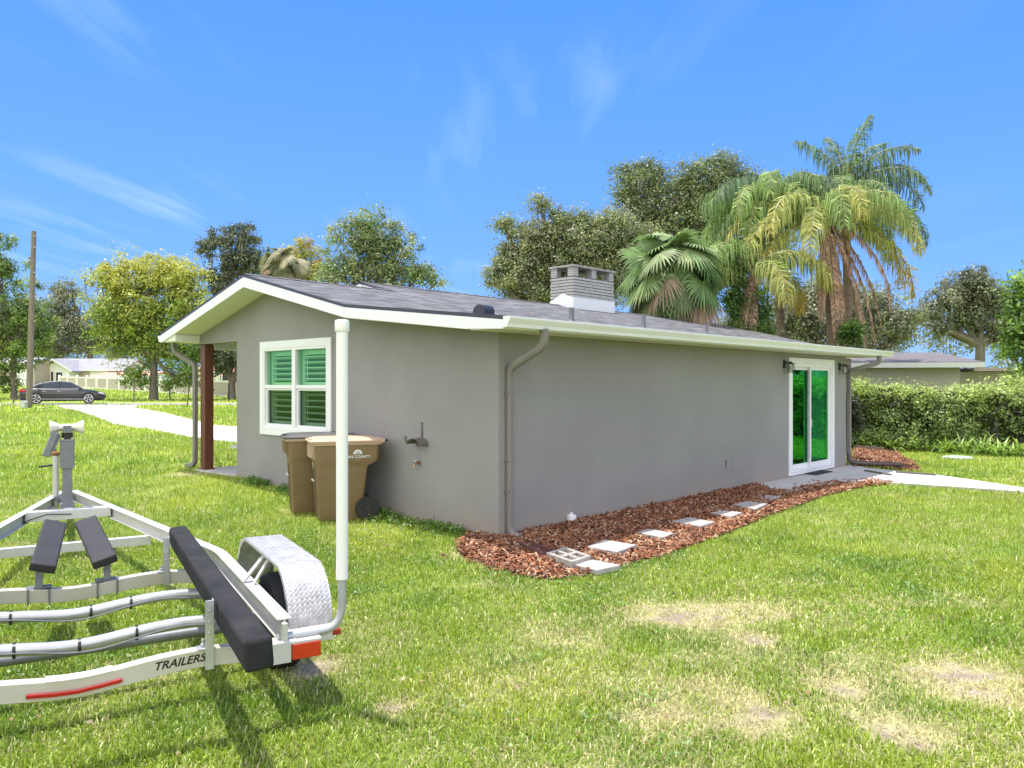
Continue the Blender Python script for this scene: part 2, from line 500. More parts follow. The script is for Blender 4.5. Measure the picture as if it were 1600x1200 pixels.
def tri_fill(poly, off, step):
    """ground-hugging sheet over a polygon: clipped grid of small cells plus border, lying off above the land"""
    import bmesh
    bm = bmesh.new()
    vs = [bm.verts.new((p[0], p[1], 0)) for p in poly]
    bm.faces.new(vs)
    xs = [p[0] for p in poly]; ys = [p[1] for p in poly]
    for x in np.arange(min(xs) + step / 2, max(xs), step):
        bmesh.ops.bisect_plane(bm, geom=bm.verts[:] + bm.edges[:] + bm.faces[:], plane_co=(x, 0, 0), plane_no=(1, 0, 0))
    for y in np.arange(min(ys) + step / 2, max(ys), step):
        bmesh.ops.bisect_plane(bm, geom=bm.verts[:] + bm.edges[:] + bm.faces[:], plane_co=(0, y, 0), plane_no=(0, 1, 0))
    for v in bm.verts: v.co.z = float(hz(v.co.x, v.co.y)) + (off(v.co.x, v.co.y) if callable(off) else off)
    bmesh.ops.recalc_face_normals(bm, faces=bm.faces)
    if sum(f.normal.z for f in bm.faces) < 0: bmesh.ops.reverse_faces(bm, faces=bm.faces)
    return bm
def sheet(name, poly, off, step, m, skirt=0.0):
    import bmesh
    bm = tri_fill(poly, off, step)
    if skirt > 0:
        be = [e for e in bm.edges if e.is_boundary]
        r = bmesh.ops.extrude_edge_only(bm, edges=be)
        for v in r['geom']:
            if isinstance(v, bmesh.types.BMVert): v.co.z -= skirt
        bmesh.ops.recalc_face_normals(bm, faces=bm.faces)
    me = bpy.data.meshes.new(name); bm.to_mesh(me); bm.free()
    me.materials.append(m)
    o = bpy.data.objects.new(name, me); COL.objects.link(o)
    return tag(o, kind='structure')

road_poly = [(-160, 46.4), (60, 46.4), (60, 52.4), (-160, 52.4)]
sheet('road', road_poly, 0.006, 2.5, M_asphalt, 0.05)
drive_px = [(88, 633.8), (96, 637), (118, 641.5), (150, 651.5), (178, 663), (238, 672), (300, 684), (370, 692), (430, 700)]
drive_top = [(430, 668), (370, 667), (335, 664.5), (300, 656), (255, 645), (212, 637.5), (222, 633.8)]
drive_poly = [gp(a, b) for a, b in drive_px] + [gp(a, b) for a, b in drive_top]
drive_poly = [(p.x, p.y) for p in drive_poly]
sheet('driveway', drive_poly, 0.012, 1.2, M_drive, 0.04)

SLAB_Z = 0.05
slab_px_near = [(1208, 768.5), (1229, 770), (1270, 759.5), (1312, 752.5), (1360, 750.5), (1400, 754.5), (1500, 761), (1600, 768), (1760, 779), (1980, 795)]
slab_px_far = [(1980, 782), (1760, 771), (1600, 762), (1530, 751), (1463, 741.5), (1420, 737.5), (1360, 731.5)]
slab_poly = [tuple(hw(7.15, -0.006))[:2]] + [tuple(gp(a, b, SLAB_Z))[:2] for a, b in slab_px_near + slab_px_far] + [tuple(hw(11.9, 0.05))[:2], tuple(hw(11.62, -0.006))[:2]]
path = sheet('path', slab_poly, SLAB_Z, 1.0, M_concrete, 0.08)

mulch_px = [(712, 861), (728, 876), (765, 891), (830, 905), (880, 907), (930, 899), (985, 884), (1045, 868), (1110, 845), (1200, 808), (1290, 776), (1340, 764), (1400, 756.5)]
m_in = [(1360, 751), (1312, 753), (1270, 760), (1229, 770.5), (1205, 769)]
mulch_poly = [tuple(gp(a, b))[:2] for a, b in mulch_px + m_in] + [tuple(hw(7.12, -0.01))[:2], tuple(hw(0.0, -0.01))[:2], tuple(hw(-0.02, 0.0))[:2], tuple(hw(-0.02, 0.5))[:2]]
mulch2_px = [(1332, 733), (1345, 732), (1362, 731), (1420, 737), (1440, 739), (1432, 728), (1412, 716), (1400, 706), (1385, 700), (1333, 698)]
mulch2_poly = [tuple(gp(a, b))[:2] for a, b in mulch2_px]
def bed(x, y):
    t = -(x - CX) * UY + (y - CY) * UX
    return 0.012 + 0.035 * min(1.0, max(0.0, 1 + t / 1.2)) + 0.012 * math.sin(x * 5) * math.sin(y * 4)
sheet('mulch_bed', mulch_poly, bed, 0.25, M_soil)
sheet('mulch_bed', mulch2_poly, 0.02, 0.4, M_soil)

PAV_PX = [[(894, 881), (926, 874), (970, 882.5), (933.6, 890.5)], [(917, 853.6), (944, 842.6), (994, 851), (965, 862)], [(994, 831), (1014, 826), (1053, 832.6), (1036, 839.5)],
          [(1050, 814), (1076, 808), (1117, 815), (1094, 822)], [(1110, 801), (1130, 797), (1160, 800.5), (1142, 807)], [(1146, 788), (1165, 783), (1199, 786.5), (1180, 795.5)], [(853.5, 865.4), (893, 881), (926, 872), (884, 856)]]
PAV_KEEP = [[tuple(gp(a, b, .07))[:2] for a, b in q] for q in PAV_PX]
def chips(name, poly, n, zf, label):
    xs = [p[0] for p in poly]; ys = [p[1] for p in poly]
    X = rng.uniform(min(xs) - .02, max(xs) + .02, n * 4); Y = rng.uniform(min(ys), max(ys), n * 4)
    k = in_poly(X, Y, poly)
    for pp_ in PAV_KEEP: k &= ~(in_poly(X, Y, pp_) & (rng.random(len(X)) < .93))
    X = X[k][:n]; Y = Y[k][:n]; n = len(X)
    l = rng.uniform(0.022, 0.055, n); w = rng.uniform(0.008, 0.02, n); th = rng.uniform(0.003, 0.008, n)
    sp_ = rng.random(n) < .07; X = X + sp_ * rng.normal(0, .13, n); Y = Y + sp_ * rng.normal(0, .13, n)
    Z = hz(X, Y) + np.array([zf(a, b) for a, b in zip(X, Y)]) + rng.uniform(0.0, 0.035, n)
    yaw = rng.uniform(0, 6.28, n); pit = rng.normal(0, 0.45, n); rol = rng.normal(0, 0.5, n)
    ax = np.stack([np.cos(yaw) * np.cos(pit), np.sin(yaw) * np.cos(pit), np.sin(pit)], 1)
    sd = np.stack([-np.sin(yaw), np.cos(yaw), np.zeros(n)], 1)
    up = np.cross(ax, sd)
    sd2 = sd * np.cos(rol)[:, None] + up * np.sin(rol)[:, None]; up2 = np.cross(ax, sd2)
    C = np.stack([X, Y, Z], 1)
    vs = []
    for a, b, c in ((-1, -.6, -1), (1, -1, -1), (1, .7, -1), (-1, 1, -1), (-1, -.6, 1), (1, -1, 1), (1, .7, 1), (-1, 1, 1)):
        vs.append(C + ax * (a * l)[:, None] + sd2 * (b * w)[:, None] + up2 * (c * th / 2)[:, None])
    V = np.stack(vs, 1).reshape(-1, 3)
    q = np.array([(4, 5, 6, 7), (0, 3, 2, 1), (0, 1, 5, 4), (1, 2, 6, 5), (2, 3, 7, 6), (3, 0, 4, 7)])
    Fq = (np.arange(n)[:, None, None] * 8 + q[None]).reshape(-1, 4)
    c1 = np.array([0.36, 0.140, 0.060]); c2 = np.array([0.095, 0.037, 0.024]); c3 = np.array([0.48, 0.30, 0.19])
    r = rng.random(n)[:, None]; r2 = (rng.random(n) < 0.28)[:, None]
    c = c1 * r + c2 * (1 - r); c = np.where(r2, c3 * (0.7 + 0.4 * r), c)
    o = fast_mesh(name, V, Fq, M_chip, col=np.repeat(c, 8, 0))
    tag(o, label, 'mulch', kind='stuff')
chips('wood_mulch', mulch_poly, 15000, bed, 'red brown bark mulch along the grey house wall')
chips('wood_mulch', mulch2_poly, 5200, lambda a, b: 0.02, 'red brown bark mulch patch behind the far house corner')
# ------------------------------------------------------------------ the house
# house axes: x = along the long right-hand wall, y = along the gable wall, z up; origin = the near corner
def shingle_mat():
    m, nt, p = new_mat('roof_shingles'); N, L = nt.nodes, nt.links
    uv = N.new('ShaderNodeUVMap'); uv.uv_map = 'UVMap'
    br = N.new('ShaderNodeTexBrick'); br.offset = 0.37; br.squash = 1.0
    br.inputs['Scale'].default_value = 1.0; br.inputs['Brick Width'].default_value = 0.33; br.inputs['Row Height'].default_value = 0.14
    br.inputs['Mortar Size'].default_value = 0.006; br.inputs['Mortar Smooth'].default_value = 0.3
    br.inputs['Color1'].default_value = (0.185, 0.183, 0.184, 1); br.inputs['Color2'].default_value = (0.088, 0.088, 0.090, 1)
    br.inputs['Mortar'].default_value = (0.075, 0.072, 0.08, 1)
    L.new(uv.outputs[0], br.inputs['Vector'])
    n1 = N.new('ShaderNodeTexNoise'); n1.inputs['Scale'].default_value = 1.6; n1.inputs['Detail'].default_value = 8
    n2 = N.new('ShaderNodeTexNoise'); n2.inputs['Scale'].default_value = 60; n2.inputs['Detail'].default_value = 3
    mpn = N.new('ShaderNodeMapping'); mpn.inputs['Scale'].default_value = (1, 3.2, 1)
    L.new(uv.outputs[0], mpn.inputs[0]); L.new(mpn.outputs[0], n1.inputs['Vector']); L.new(uv.outputs[0], n2.inputs['Vector'])
    a = N.new('ShaderNodeMapRange'); a.inputs['From Min'].default_value = .3; a.inputs['From Max'].default_value = .7; a.inputs['To Min'].default_value = .72; a.inputs['To Max'].default_value = 1.28
    b = N.new('ShaderNodeMapRange'); b.inputs['From Min'].default_value = .3; b.inputs['From Max'].default_value = .7; b.inputs['To Min'].default_value = .8; b.inputs['To Max'].default_value = 1.2
    L.new(n1.outputs[0], a.inputs[0]); L.new(n2.outputs[0], b.inputs[0])
    mu = N.new('ShaderNodeMath'); mu.operation = 'MULTIPLY'; L.new(a.outputs[0], mu.inputs[0]); L.new(b.outputs[0], mu.inputs[1])
    vm = N.new('ShaderNodeVectorMath'); vm.operation = 'SCALE'; L.new(br.outputs[0], vm.inputs[0]); L.new(mu.outputs[0], vm.inputs['Scale'])
    L.new(vm.outputs[0], p.inputs['Base Color']); p.inputs['Roughness'].default_value = 0.9; p.inputs['Specular IOR Level'].default_value = 0.25
    bp = N.new('ShaderNodeBump'); bp.inputs['Strength'].default_value = 0.6; bp.inputs['Distance'].default_value = 0.008
    sub = N.new('ShaderNodeMath'); sub.operation = 'SUBTRACT'; sub.inputs[0].default_value = 1; L.new(br.outputs['Fac'], sub.inputs[1])
    L.new(sub.outputs[0], bp.inputs['Height']); L.new(bp.outputs[0], p.inputs['Normal'])
    return m
M_shingle = shingle_mat()

house = empty('house', (CX, CY, 0), math.atan2(UY, UX), 'low grey stucco house with shingle roof, white trim and green glass sliding door', 'house')

G, E1 = 0.51, 0.567                   # gable overhang, eave overhang
SF, SM = 12.83, 17.5                  # far end of the addition roof, far end of the main roof
RT = [(-E1, 2.735), (2.555, 3.084), (5.48, 3.79)]      # right side of the roof line (t, z)
SL = (3.79 - 3.084) / 2.925
def rz(t):
    if t <= 2.555: return 2.735 + (t + E1) * (3.084 - 2.735) / (2.555 + E1)
    if t <= 5.48: return 3.084 + (t - 2.555) * SL
    return 3.79 - (t - 5.48) * (3.79 - 2.948) / 3.35
TR2 = 6.61; ZR2 = 3.79 + (TR2 - 5.48) * SL

def roof_part():
    """slabs 5 cm thick with shingle tops (material 0) and dark metal edges (material 1); UV = (x, slope distance)"""
    import bmesh
    bm = bmesh.new(); uvl = bm.loops.layers.uv.new('UVMap')
    def slab(pts, off=0.0):
        top = [bm.verts.new(p) for p in pts]; bot = [bm.verts.new((p[0], p[1], p[2] - 0.045)) for p in pts]
        f = bm.faces.new(top)
        if f.normal.z < 0 or True:
            f.normal_update()
            if f.normal.z < 0: f.normal_flip()
        p0 = pts[0]; nz_ = f.normal.copy()
        k = 1 / max(0.2, abs(nz_.z))
        for l in f.loops:
            l[uvl].uv = (l.vert.co.x, l.vert.co.y * k + off)
        f.material_index = 0
        fb = bm.faces.new(list(reversed(bot))); fb.material_index = 1
        n = len(pts)
        for i in range(n):
            j = (i + 1) % n
            q = bm.faces.new((top[i], top[j], bot[j], bot[i])); q.material_index = 1
    slab([(-G, -E1, rz(-E1)), (SF, -E1, rz(-E1)), (SF, 2.555, 3.084), (-G, 2.555, 3.084)])
    slab([(-G, 2.555, 3.084), (SM, 2.555, 3.084), (SM, 5.48, 3.79), (-G, 5.48, 3.79)], 0.05)
    slab([(SF, 1.9, 3.084 - 0.655 * SL), (SM, 1.9, 3.084 - 0.655 * SL), (SM, 2.555, 3.084), (SF, 2.555, 3.084)])
    slab([(-G, 5.48, 3.79), (2.65, 5.48, 3.79), (2.65, 8.83, 2.948), (-G, 8.83, 2.948)], 0.09)
    slab([(2.65, 5.48, 3.79), (SM, 5.48, 3.79), (SM, TR2, ZR2), (2.65, TR2, ZR2)], 0.02)
    slab([(2.65, TR2, ZR2), (SM, TR2, ZR2), (SM, 11.3, ZR2 - (11.3 - TR2) * SL), (2.65, 11.3, ZR2 - (11.3 - TR2) * SL)], 0.03)
    bmesh.ops.recalc_face_normals(bm, faces=bm.faces)
    me = bpy.data.meshes.new('roof'); bm.to_mesh(me); bm.free()
    me.materials.append(M_shingle); me.materials.append(M_drip)
    o = bpy.data.objects.new('roof', me); COL.objects.link(o); o.parent = house
    return o
roof = roof_part()
# ridge caps
ridge_m = mat('ridge_caps', (0.135, 0.13, 0.14), 0.9, var=0.3, scale=5)
for (a, b, t, z) in ((-G, 2.66, 5.48, 3.79), (2.65, SM, TR2, ZR2)):
    mb = MB()
    k = 0; x = a
    while x < b - 0.02:
        x2 = min(b, x + 0.30)
        mb.add([(x, t - 0.13, z - 0.02 + 0.004), (x2, t - 0.13, z - 0.03 + 0.004), (x2, t, z + 0.012), (x, t, z + 0.022),
                (x, t + 0.13, z - 0.02 + 0.004), (x2, t + 0.13, z - 0.03 + 0.004)], [(0, 1, 2, 3), (3, 2, 5, 4)])
        x = x2
    mb.build('ridge_cap', ridge_m, house)

# main walls: stucco sheets with real openings
WT = 2.60
def grid_wall(mb, plane, u0, u1, z0, z1, holes, depth, mi=0):
    """wall in the x=0 ('s') or y=0 ('t') plane between u0,u1 with rectangular holes (u0,u1,z0,z1); jambs go depth inwards"""
    us = sorted({u0, u1} | {h[0] for h in holes} | {h[1] for h in holes}); zs = sorted({z0, z1} | {h[2] for h in holes} | {h[3] for h in holes})
    P = (lambda u, z, d=0: (u, d, z)) if plane == 'y' else (lambda u, z, d=0: (d, u, z))
    for i in range(len(us) - 1):
        for j in range(len(zs) - 1):
            um, zm = (us[i] + us[i + 1]) / 2, (zs[j] + zs[j + 1]) / 2
            if any(h[0] < um < h[1] and h[2] < zm < h[3] for h in holes): continue
            mb.add([P(us[i], zs[j]), P(us[i + 1], zs[j]), P(us[i + 1], zs[j + 1]), P(us[i], zs[j + 1])], [(0, 1, 2, 3)], mi)
    for h in holes:
        a = [(h[0], h[2]), (h[1], h[2]), (h[1], h[3]), (h[0], h[3])]
        for i in range(4):
            p, q = a[i], a[(i + 1) % 4]
            mb.add([P(*p), P(*q), P(*q, depth), P(*p, depth)], [(0, 1, 2, 3)], mi)
WY0, WY1, WZ0, WZ1 = 3.72, 5.72, 1.18, 2.57     # window opening in the gable wall
DX0, DX1, DZ0, DZ1 = 8.55, 10.68, 0.15, 2.37    # door opening in the long wall
wall = MB()
grid_wall(wall, 'y', 0.0, 11.59, -0.5, WT + 0.02, [(DX0, DX1, DZ0, DZ1)], 0.22)
grid_wall(wall, 'x', 0.0, 6.70, -0.5, WT, [(WY0, WY1, WZ0, WZ1)], 0.22)
# gable triangle above, following the roof underside, over the porch opening too (beam down to 2.73)
def uz(t): return rz(t) - 0.175
poly = [(0, WT), (6.70, WT), (6.70, 2.73), (8.23, 2.73), (8.23, uz(8.23)), (5.48, uz(5.48)), (2.555, uz(2.555)), (0, uz(0.0))]
wall.add([(0, y, z) for y, z in poly], [tuple(range(len(poly)))])
wall.add([(0.22, 6.70, 2.73), (0.22, 8.23, 2.73), (0.0, 8.23, 2.73), (0.0, 6.70, 2.73)], [(0, 1, 2, 3)])      # beam underside
wall.add([(0.22, 6.70, 2.73), (0.22, 8.23, 2.73), (0.22, 8.23, uz(8.23)), (0.22, 6.70, uz(6.7))], [(0, 1, 2, 3)])
wall.add([(0, 8.23, 2.73), (0.22, 8.23, 2.73), (0.22, 8.23, uz(8.23)), (0, 8.23, uz(8.23))], [(0, 1, 2, 3)])
wall.add([(0, 6.70, -0.5), (9.0, 6.70, -0.5), (9.0, 6.70, 3.2), (0, 6.70, 3.2)], [(0, 1, 2, 3)])              # porch-side wall
wall.add([(11.59, 0, -0.5), (11.59, 2.6, -0.5), (11.59, 2.6, 2.9), (11.59, 0, 2.62)], [(0, 1, 2, 3)])          # far end of the addition
wall.add([(11.59, 2.6, -0.5), (17.0, 2.6, -0.5), (17.0, 2.6, 2.92), (11.59, 2.6, 2.92)], [(0, 1, 2, 3)])
wall.add([(17.0, 2.6, -0.5), (17.0, 10.6, -0.5), (17.0, 10.6, 2.9), (17.0, TR2, ZR2 - 0.2), (17.0, 2.6, 2.92)], [(0, 1, 2, 3, 4)])
wall.add([(3.0, 10.6, -0.5), (17.0, 10.6, -0.5), (17.0, 10.6, 3.0), (3.0, 10.6, 3.0)], [(0, 1, 2, 3)])
wall.add([(9.0, 6.7, -0.5), (9.0, 10.6, -0.5), (9.0, 10.6, 3.3), (9.0, 6.7, 3.3)], [(0, 1, 2, 3)])
wall.build('wall', M_stucco, house, recalc=False)
mb = MB()      # little upper gable face of the main roof
mb.add([(2.68, 5.50, 3.745), (2.68, TR2, ZR2 - 0.05), (2.68, 7.9, ZR2 - 0.05 - (7.9 - TR2) * SL), (2.68, 7.9, 3.2), (2.68, 5.5, 3.6)], [(0, 1, 2, 3, 4)])
mb.build('upper_gable', M_white, house)

# rake boards, eave boards, soffits
rk = MB()
top = [(-E1, rz(-E1) - 0.047), (2.555, 3.084 - 0.047), (5.48, 3.79 - 0.047), (8.83, 2.948 - 0.047)]
bot = [(8.83, 2.771), (8.75, 2.775), (5.48, 3.576), (2.555, 2.894), (0.057, 2.611), (-E1, 2.583)]
def mitre(a, b):   # quads between the upper and the lower line
    rk.prism(a + b, 'x', -G, -G + 0.03)
mitre([top[0], top[1]], [bot[3], bot[4], bot[5]])
mitre([top[1], top[2]], [bot[2], bot[3]])
mitre([top[2], top[3]], [bot[0], bot[1], bot[2]])
rk.prism([(5.47, 3.79 - 0.047), (TR2, ZR2 - 0.047), (TR2, ZR2 - 0.21), (5.47, 3.62)], 'x', 2.63, 2.66)
rk.prism([(TR2, ZR2 - 0.047), (9.0, ZR2 - 0.047 - (9 - TR2) * SL), (9.0, ZR2 - 0.21 - (9 - TR2) * SL), (TR2, ZR2 - 0.21)], 'x', 2.63, 2.66)
rk.prism([(1.9, 2.88), (TR2, ZR2 - 0.047), (TR2, ZR2 - 0.21), (1.9, 2.72)], 'x', SM - 0.03, SM)
rk.prism([(-E1, rz(-E1) - 0.047), (2.555, 3.037), (2.555, 2.87), (-E1, 2.585)], 'x', SF - 0.03, SF)
rk.box(-G + 0.03, SF - 0.03, -E1, -E1 + 0.025, 2.585, rz(-E1) - 0.047)          # eave board right
rk.box(-G + 0.03, 2.65, 8.805, 8.83, 2.77, 2.898)                                # eave board left
rk.box(SF, SM - 0.03, 1.9, 1.925, 2.72, 2.878)
rk.build('fascia_board', M_white, house)
sf = MB()
sf.prism([(5.48, 3.60), (8.23, 3.60 - 2.75 * 0.2475), (8.23, 3.58 - 2.75 * 0.2475), (5.48, 3.58)], 'x', -G + 0.03, -0.0)       # sloping left
sf.prism([(5.48, 3.60), (2.555, 2.905), (2.555, 2.885), (5.48, 3.58)], 'x', -G + 0.03, -0.0)
sf.prism([(2.555, 2.905), (0.057, 2.625), (0.057, 2.605), (2.555, 2.885)], 'x', -G + 0.03, -0.0)
sf.box(-G + 0.03, 12.8, -E1 + 0.025, 0.0, 2.592, 2.606)                           # flat under the right eave
sf.box(11.61, 12.8, 0.0, 2.5, 2.592, 2.606)
sf.box(-G + 0.03, 2.6, 8.23, 8.805, 2.775, 2.790)                                 # boxed return, left eave
sf.box(-G + 0.03, -G + 0.05, 8.23, 8.805, 2.79, 2.90)
sf.box(-G + 0.03, 2.6, 8.20, 8.23, 2.775, 2.90)
sf.box(SF, SM, 1.93, 2.6, 2.72, 2.735)
sf.box(0.22, 9.0, 6.7, 8.23, 2.90, 2.915)                                         # porch ceiling
sf.build('soffit', M_cream, house)
mb = MB(); mb.box(0.3, 5.0, 8.10, 8.22, 2.63, 2.76); mb.build('porch_beam', M_white, house)

# gutters (K profile)
def kgut(mb, x0, x1, y, z, out=-1):
    pr = [(0, 0), (0, -0.125), (0.065, -0.125), (0.075, -0.085), (0.105, -0.04), (0.115, -0.02), (0.115, 0), (0.105, 0), (0.105, -0.02), (0.07, -0.07), (0.058, -0.115), (0.008, -0.115), (0.008, 0)]
    mb.prism([(y + out * a, z + b) for a, b in pr], 'x', x0, x1)
    for x in (x0, x1):
        mb.prism([(y + out * a, z + b) for a, b in [(0, 0), (0, -0.125), (0.065, -0.125), (0.075, -0.085), (0.105, -0.04), (0.115, -0.02), (0.115, 0)]], 'x', x - 0.003, x + 0.003)
mb = MB(); kgut(mb, -G + 0.003, SF - 0.003, -E1 - 0.002, 2.725); mb.build('gutter', M_gutter, house)
mb = MB(); kgut(mb, -G + 0.003, 2.6, 8.832, 2.905, 1); mb.build('gutter', M_gutter, house)

def spout(pts, w=0.085, h=0.065, extra=None):
    mb = MB()
    c = 0.35
    pr = [(-w / 2 + w * c * .4, -h / 2), (w / 2 - w * c * .4, -h / 2), (w / 2, -h / 2 + h * c * .4), (w / 2, h / 2 - h * c * .4), (w / 2 - w * c * .4, h / 2), (-w / 2 + w * c * .4, h / 2), (-w / 2, h / 2 - h * c * .4), (-w / 2, -h / 2 + h * c * .4)]
    mb.sweep(pts, pr, up=(1, 0, 0.01))
    if extra: extra(mb)
    return mb.build('downspout', M_spout, house, smooth=True)
def arc(p0, p1, p2, n=5):
    p0, p1, p2 = Vector(p0), Vector(p1), Vector(p2)
    return [p0.lerp(p1, i / n).lerp(p1.lerp(p2, i / n), i / n) for i in range(n + 1)]
def strap(mb, z, x, y): mb.box(x - 0.05, x + 0.05, y - 0.045, 0.0, z - 0.012, z + 0.012)
# near corner: out of the gutter, back to the wall, down, kick-out
sx = 0.15
pts = [(sx, -0.62, 2.61)] + arc((sx, -0.62, 2.52), (sx, -0.62, 2.42), (sx, -0.54, 2.38), 3) + arc((sx, -0.13, 2.19), (sx, -0.04, 2.15), (sx, -0.04, 2.04), 4) + arc((sx, -0.04, 0.20), (sx, -0.04, 0.08), (sx, -0.14, 0.06), 4) + [(sx, -0.22, 0.045)]
spout(pts, 0.10, 0.075, lambda mb: (strap(mb, 1.0, sx, -0.04), strap(mb, 0.62, sx, -0.04), strap(mb, 1.85, sx, -0.04)))
# far corner: round the corner, ends in a flexible pipe on the ground
fx = 11.66
pts = [(11.95, -0.62, 2.61)] + arc((11.95, -0.62, 2.53), (11.95, -0.62, 2.42), (11.90, -0.5, 2.40), 3) + arc((fx, -0.10, 2.27), (fx, -0.04, 2.24), (fx, -0.04, 2.12), 4) + [(fx, -0.04, 0.30)]
spout(pts, 0.095, 0.08)
mb = MB()
pp = [hw(fx, -0.04, 0.34), hw(fx, -0.05, 0.18), hw(fx + 0.08, -0.14, 0.115), hw(fx + 0.25, -0.38, 0.10), hw(fx + 0.36, -0.72, 0.10), hw(fx + 0.50, -1.05, 0.10)]
mi_ = house.matrix_basis.inverted()
inv = lambda p: Matrix.Rotation(-math.atan2(UY, UX), 4, 'Z') @ (p - Vector((CX, CY, 0)))
dense = []
for i in range(len(pp) - 1):
    for k in range(8): dense.append(inv(pp[i].lerp(pp[i + 1], k / 8)))
dense.append(inv(pp[-1]))
mb.tube(dense, [0.052 + 0.006 * (i % 2) for i in range(len(dense))], 12)
mb.build('drain_pipe', mat('brown_pipe', (0.10, 0.07, 0.065), 0.5, var=0.15), house, smooth=True)
# left, beside the porch post
lx = -0.03
pts = [(-0.22, 8.89, 2.79)] + arc((-0.22, 8.89, 2.72), (-0.22, 8.89, 2.60), (-0.19, 8.80, 2.56), 3) + arc((lx - 0.02, 8.42, 2.36), (lx, 8.34, 2.32), (lx, 8.34, 2.20), 4) + arc((lx, 8.34, 0.50), (lx, 8.34, 0.36), (lx - 0.02, 8.46, 0.34), 4) + [(lx - 0.04, 8.60, 0.32)]
spout(pts, 0.095, 0.08)

# porch post (boxed wood) and slab
mb = MB(); mb.box(0.02, 0.20, 8.03, 8.22, 0.24, 2.728); mb.box(0.00, 0.22, 8.01, 8.24, 0.24, 0.30)
mb.build('porch_post', M_bronze, house, bevel=0.006)
mb = MB(); mb.box(-0.06, 5.0, 6.705, 8.30, 0.0, 0.275); mb.build('porch_slab', M_concrete, house, bevel=0.01)

# ---- window in the gable wall: two hung sashes side by side, plantation shutters behind green glass
def glass_mat(name, tint, refl, fac):
    m = bpy.data.materials.new(name); m.use_nodes = True
    nt = m.node_tree; N, L = nt.nodes, nt.links
    N.remove(N['Principled BSDF'])
    tr = N.new('ShaderNodeBsdfTransparent'); tr.inputs[0].default_value = (*tint, 1)
    gl = N.new('ShaderNodeBsdfGlossy'); gl.inputs[0].default_value = (*refl, 1); gl.inputs['Roughness'].default_value = 0.02
    lw = N.new('ShaderNodeLayerWeight'); lw.inputs['Blend'].default_value = 0.5
    pw_ = N.new('ShaderNodeMath'); pw_.operation = 'POWER'; pw_.inputs[1].default_value = 4.0; L.new(lw.outputs['Facing'], pw_.inputs[0])
    mr = N.new('ShaderNodeMapRange'); mr.inputs['To Min'].default_value = fac; mr.inputs['To Max'].default_value = 1.0
    L.new(pw_.outputs[0], mr.inputs[0])
    mx = N.new('ShaderNodeMixShader'); L.new(mr.outputs[0], mx.inputs[0]); L.new(tr.outputs[0], mx.inputs[1]); L.new(gl.outputs[0], mx.inputs[2])
    nz = N.new('ShaderNodeTexNoise'); nz.inputs['Scale'].default_value = 1.3; tc = N.new('ShaderNodeTexCoord'); L.new(tc.outputs['Object'], nz.inputs['Vector'])
    bp = N.new('ShaderNodeBump'); bp.inputs['Strength'].default_value = 0.15; bp.inputs['Distance'].default_value = 0.02
    L.new(nz.outputs[0], bp.inputs['Height']); L.new(bp.outputs[0], gl.inputs['Normal'])
    L.new(mx.outputs[0], N['Material Output'].inputs[0])
    return m
M_glass_up = glass_mat('green_glass', (0.60, 0.88, 0.68), (0.30, 0.85, 0.40), 0.07)
M_glass_low = glass_mat('screened_glass', (0.44, 0.56, 0.50), (0.35, 0.60, 0.5), 0.05)
M_glass_door = glass_mat('green_mirror_glass', (0.22, 0.66, 0.38), (0.09, 0.66, 0.17), 0.42)
M_louver = mat('shutter_white', (0.70, 0.72, 0.68), 0.5, var=0.03)

def ring(mb, u0, u1, z0, z1, w, d0, d1, plane='x', wb=None, wt=None, mi=0):
    """rectangular frame of butted bars; plane 'x': bars lie in (y,z) and span x d0..d1"""
    wb = wb or w; wt = wt or w
    bars = [(u0, u0 + w, z0, z1), (u1 - w, u1, z0, z1), (u0 + w, u1 - w, z0, z0 + wb), (u0 + w, u1 - w, z1 - wt, z1)]
    for a, b, c, d in bars:
        if plane == 'x': mb.box(d0, d1, a, b, c, d, mi)
        else: mb.box(a, b, d0, d1, c, d, mi)
mb = MB()
ring(mb, 3.626, 5.817, 1.074, 2.682, 0.112, -0.03, 0.0, 'x', wb=0.13, wt=0.125)
win = mb.build('window', M_white, house, bevel=0.004)
mb = MB()
ring(mb, WY0 + 0.004, WY1 - 0.004, WZ0 + 0.004, WZ1 - 0.004, 0.05, -0.022, 0.09)
mb.box(-0.024, 0.088, 4.665, 4.775, WZ0 + 0.054, WZ1 - 0.054)
zc_ = 1.905
for a, b in ((WY0 + 0.054, 4.665), (4.775, WY1 - 0.054)):
    mb.box(-0.012, 0.08, a, b, zc_ - 0.028, zc_ + 0.028)
    ring(mb, a, b, WZ0 + 0.054, zc_ - 0.028, 0.035, 0.012, 0.06)
mb.build('window_frame', M_white, win, bevel=0.003)
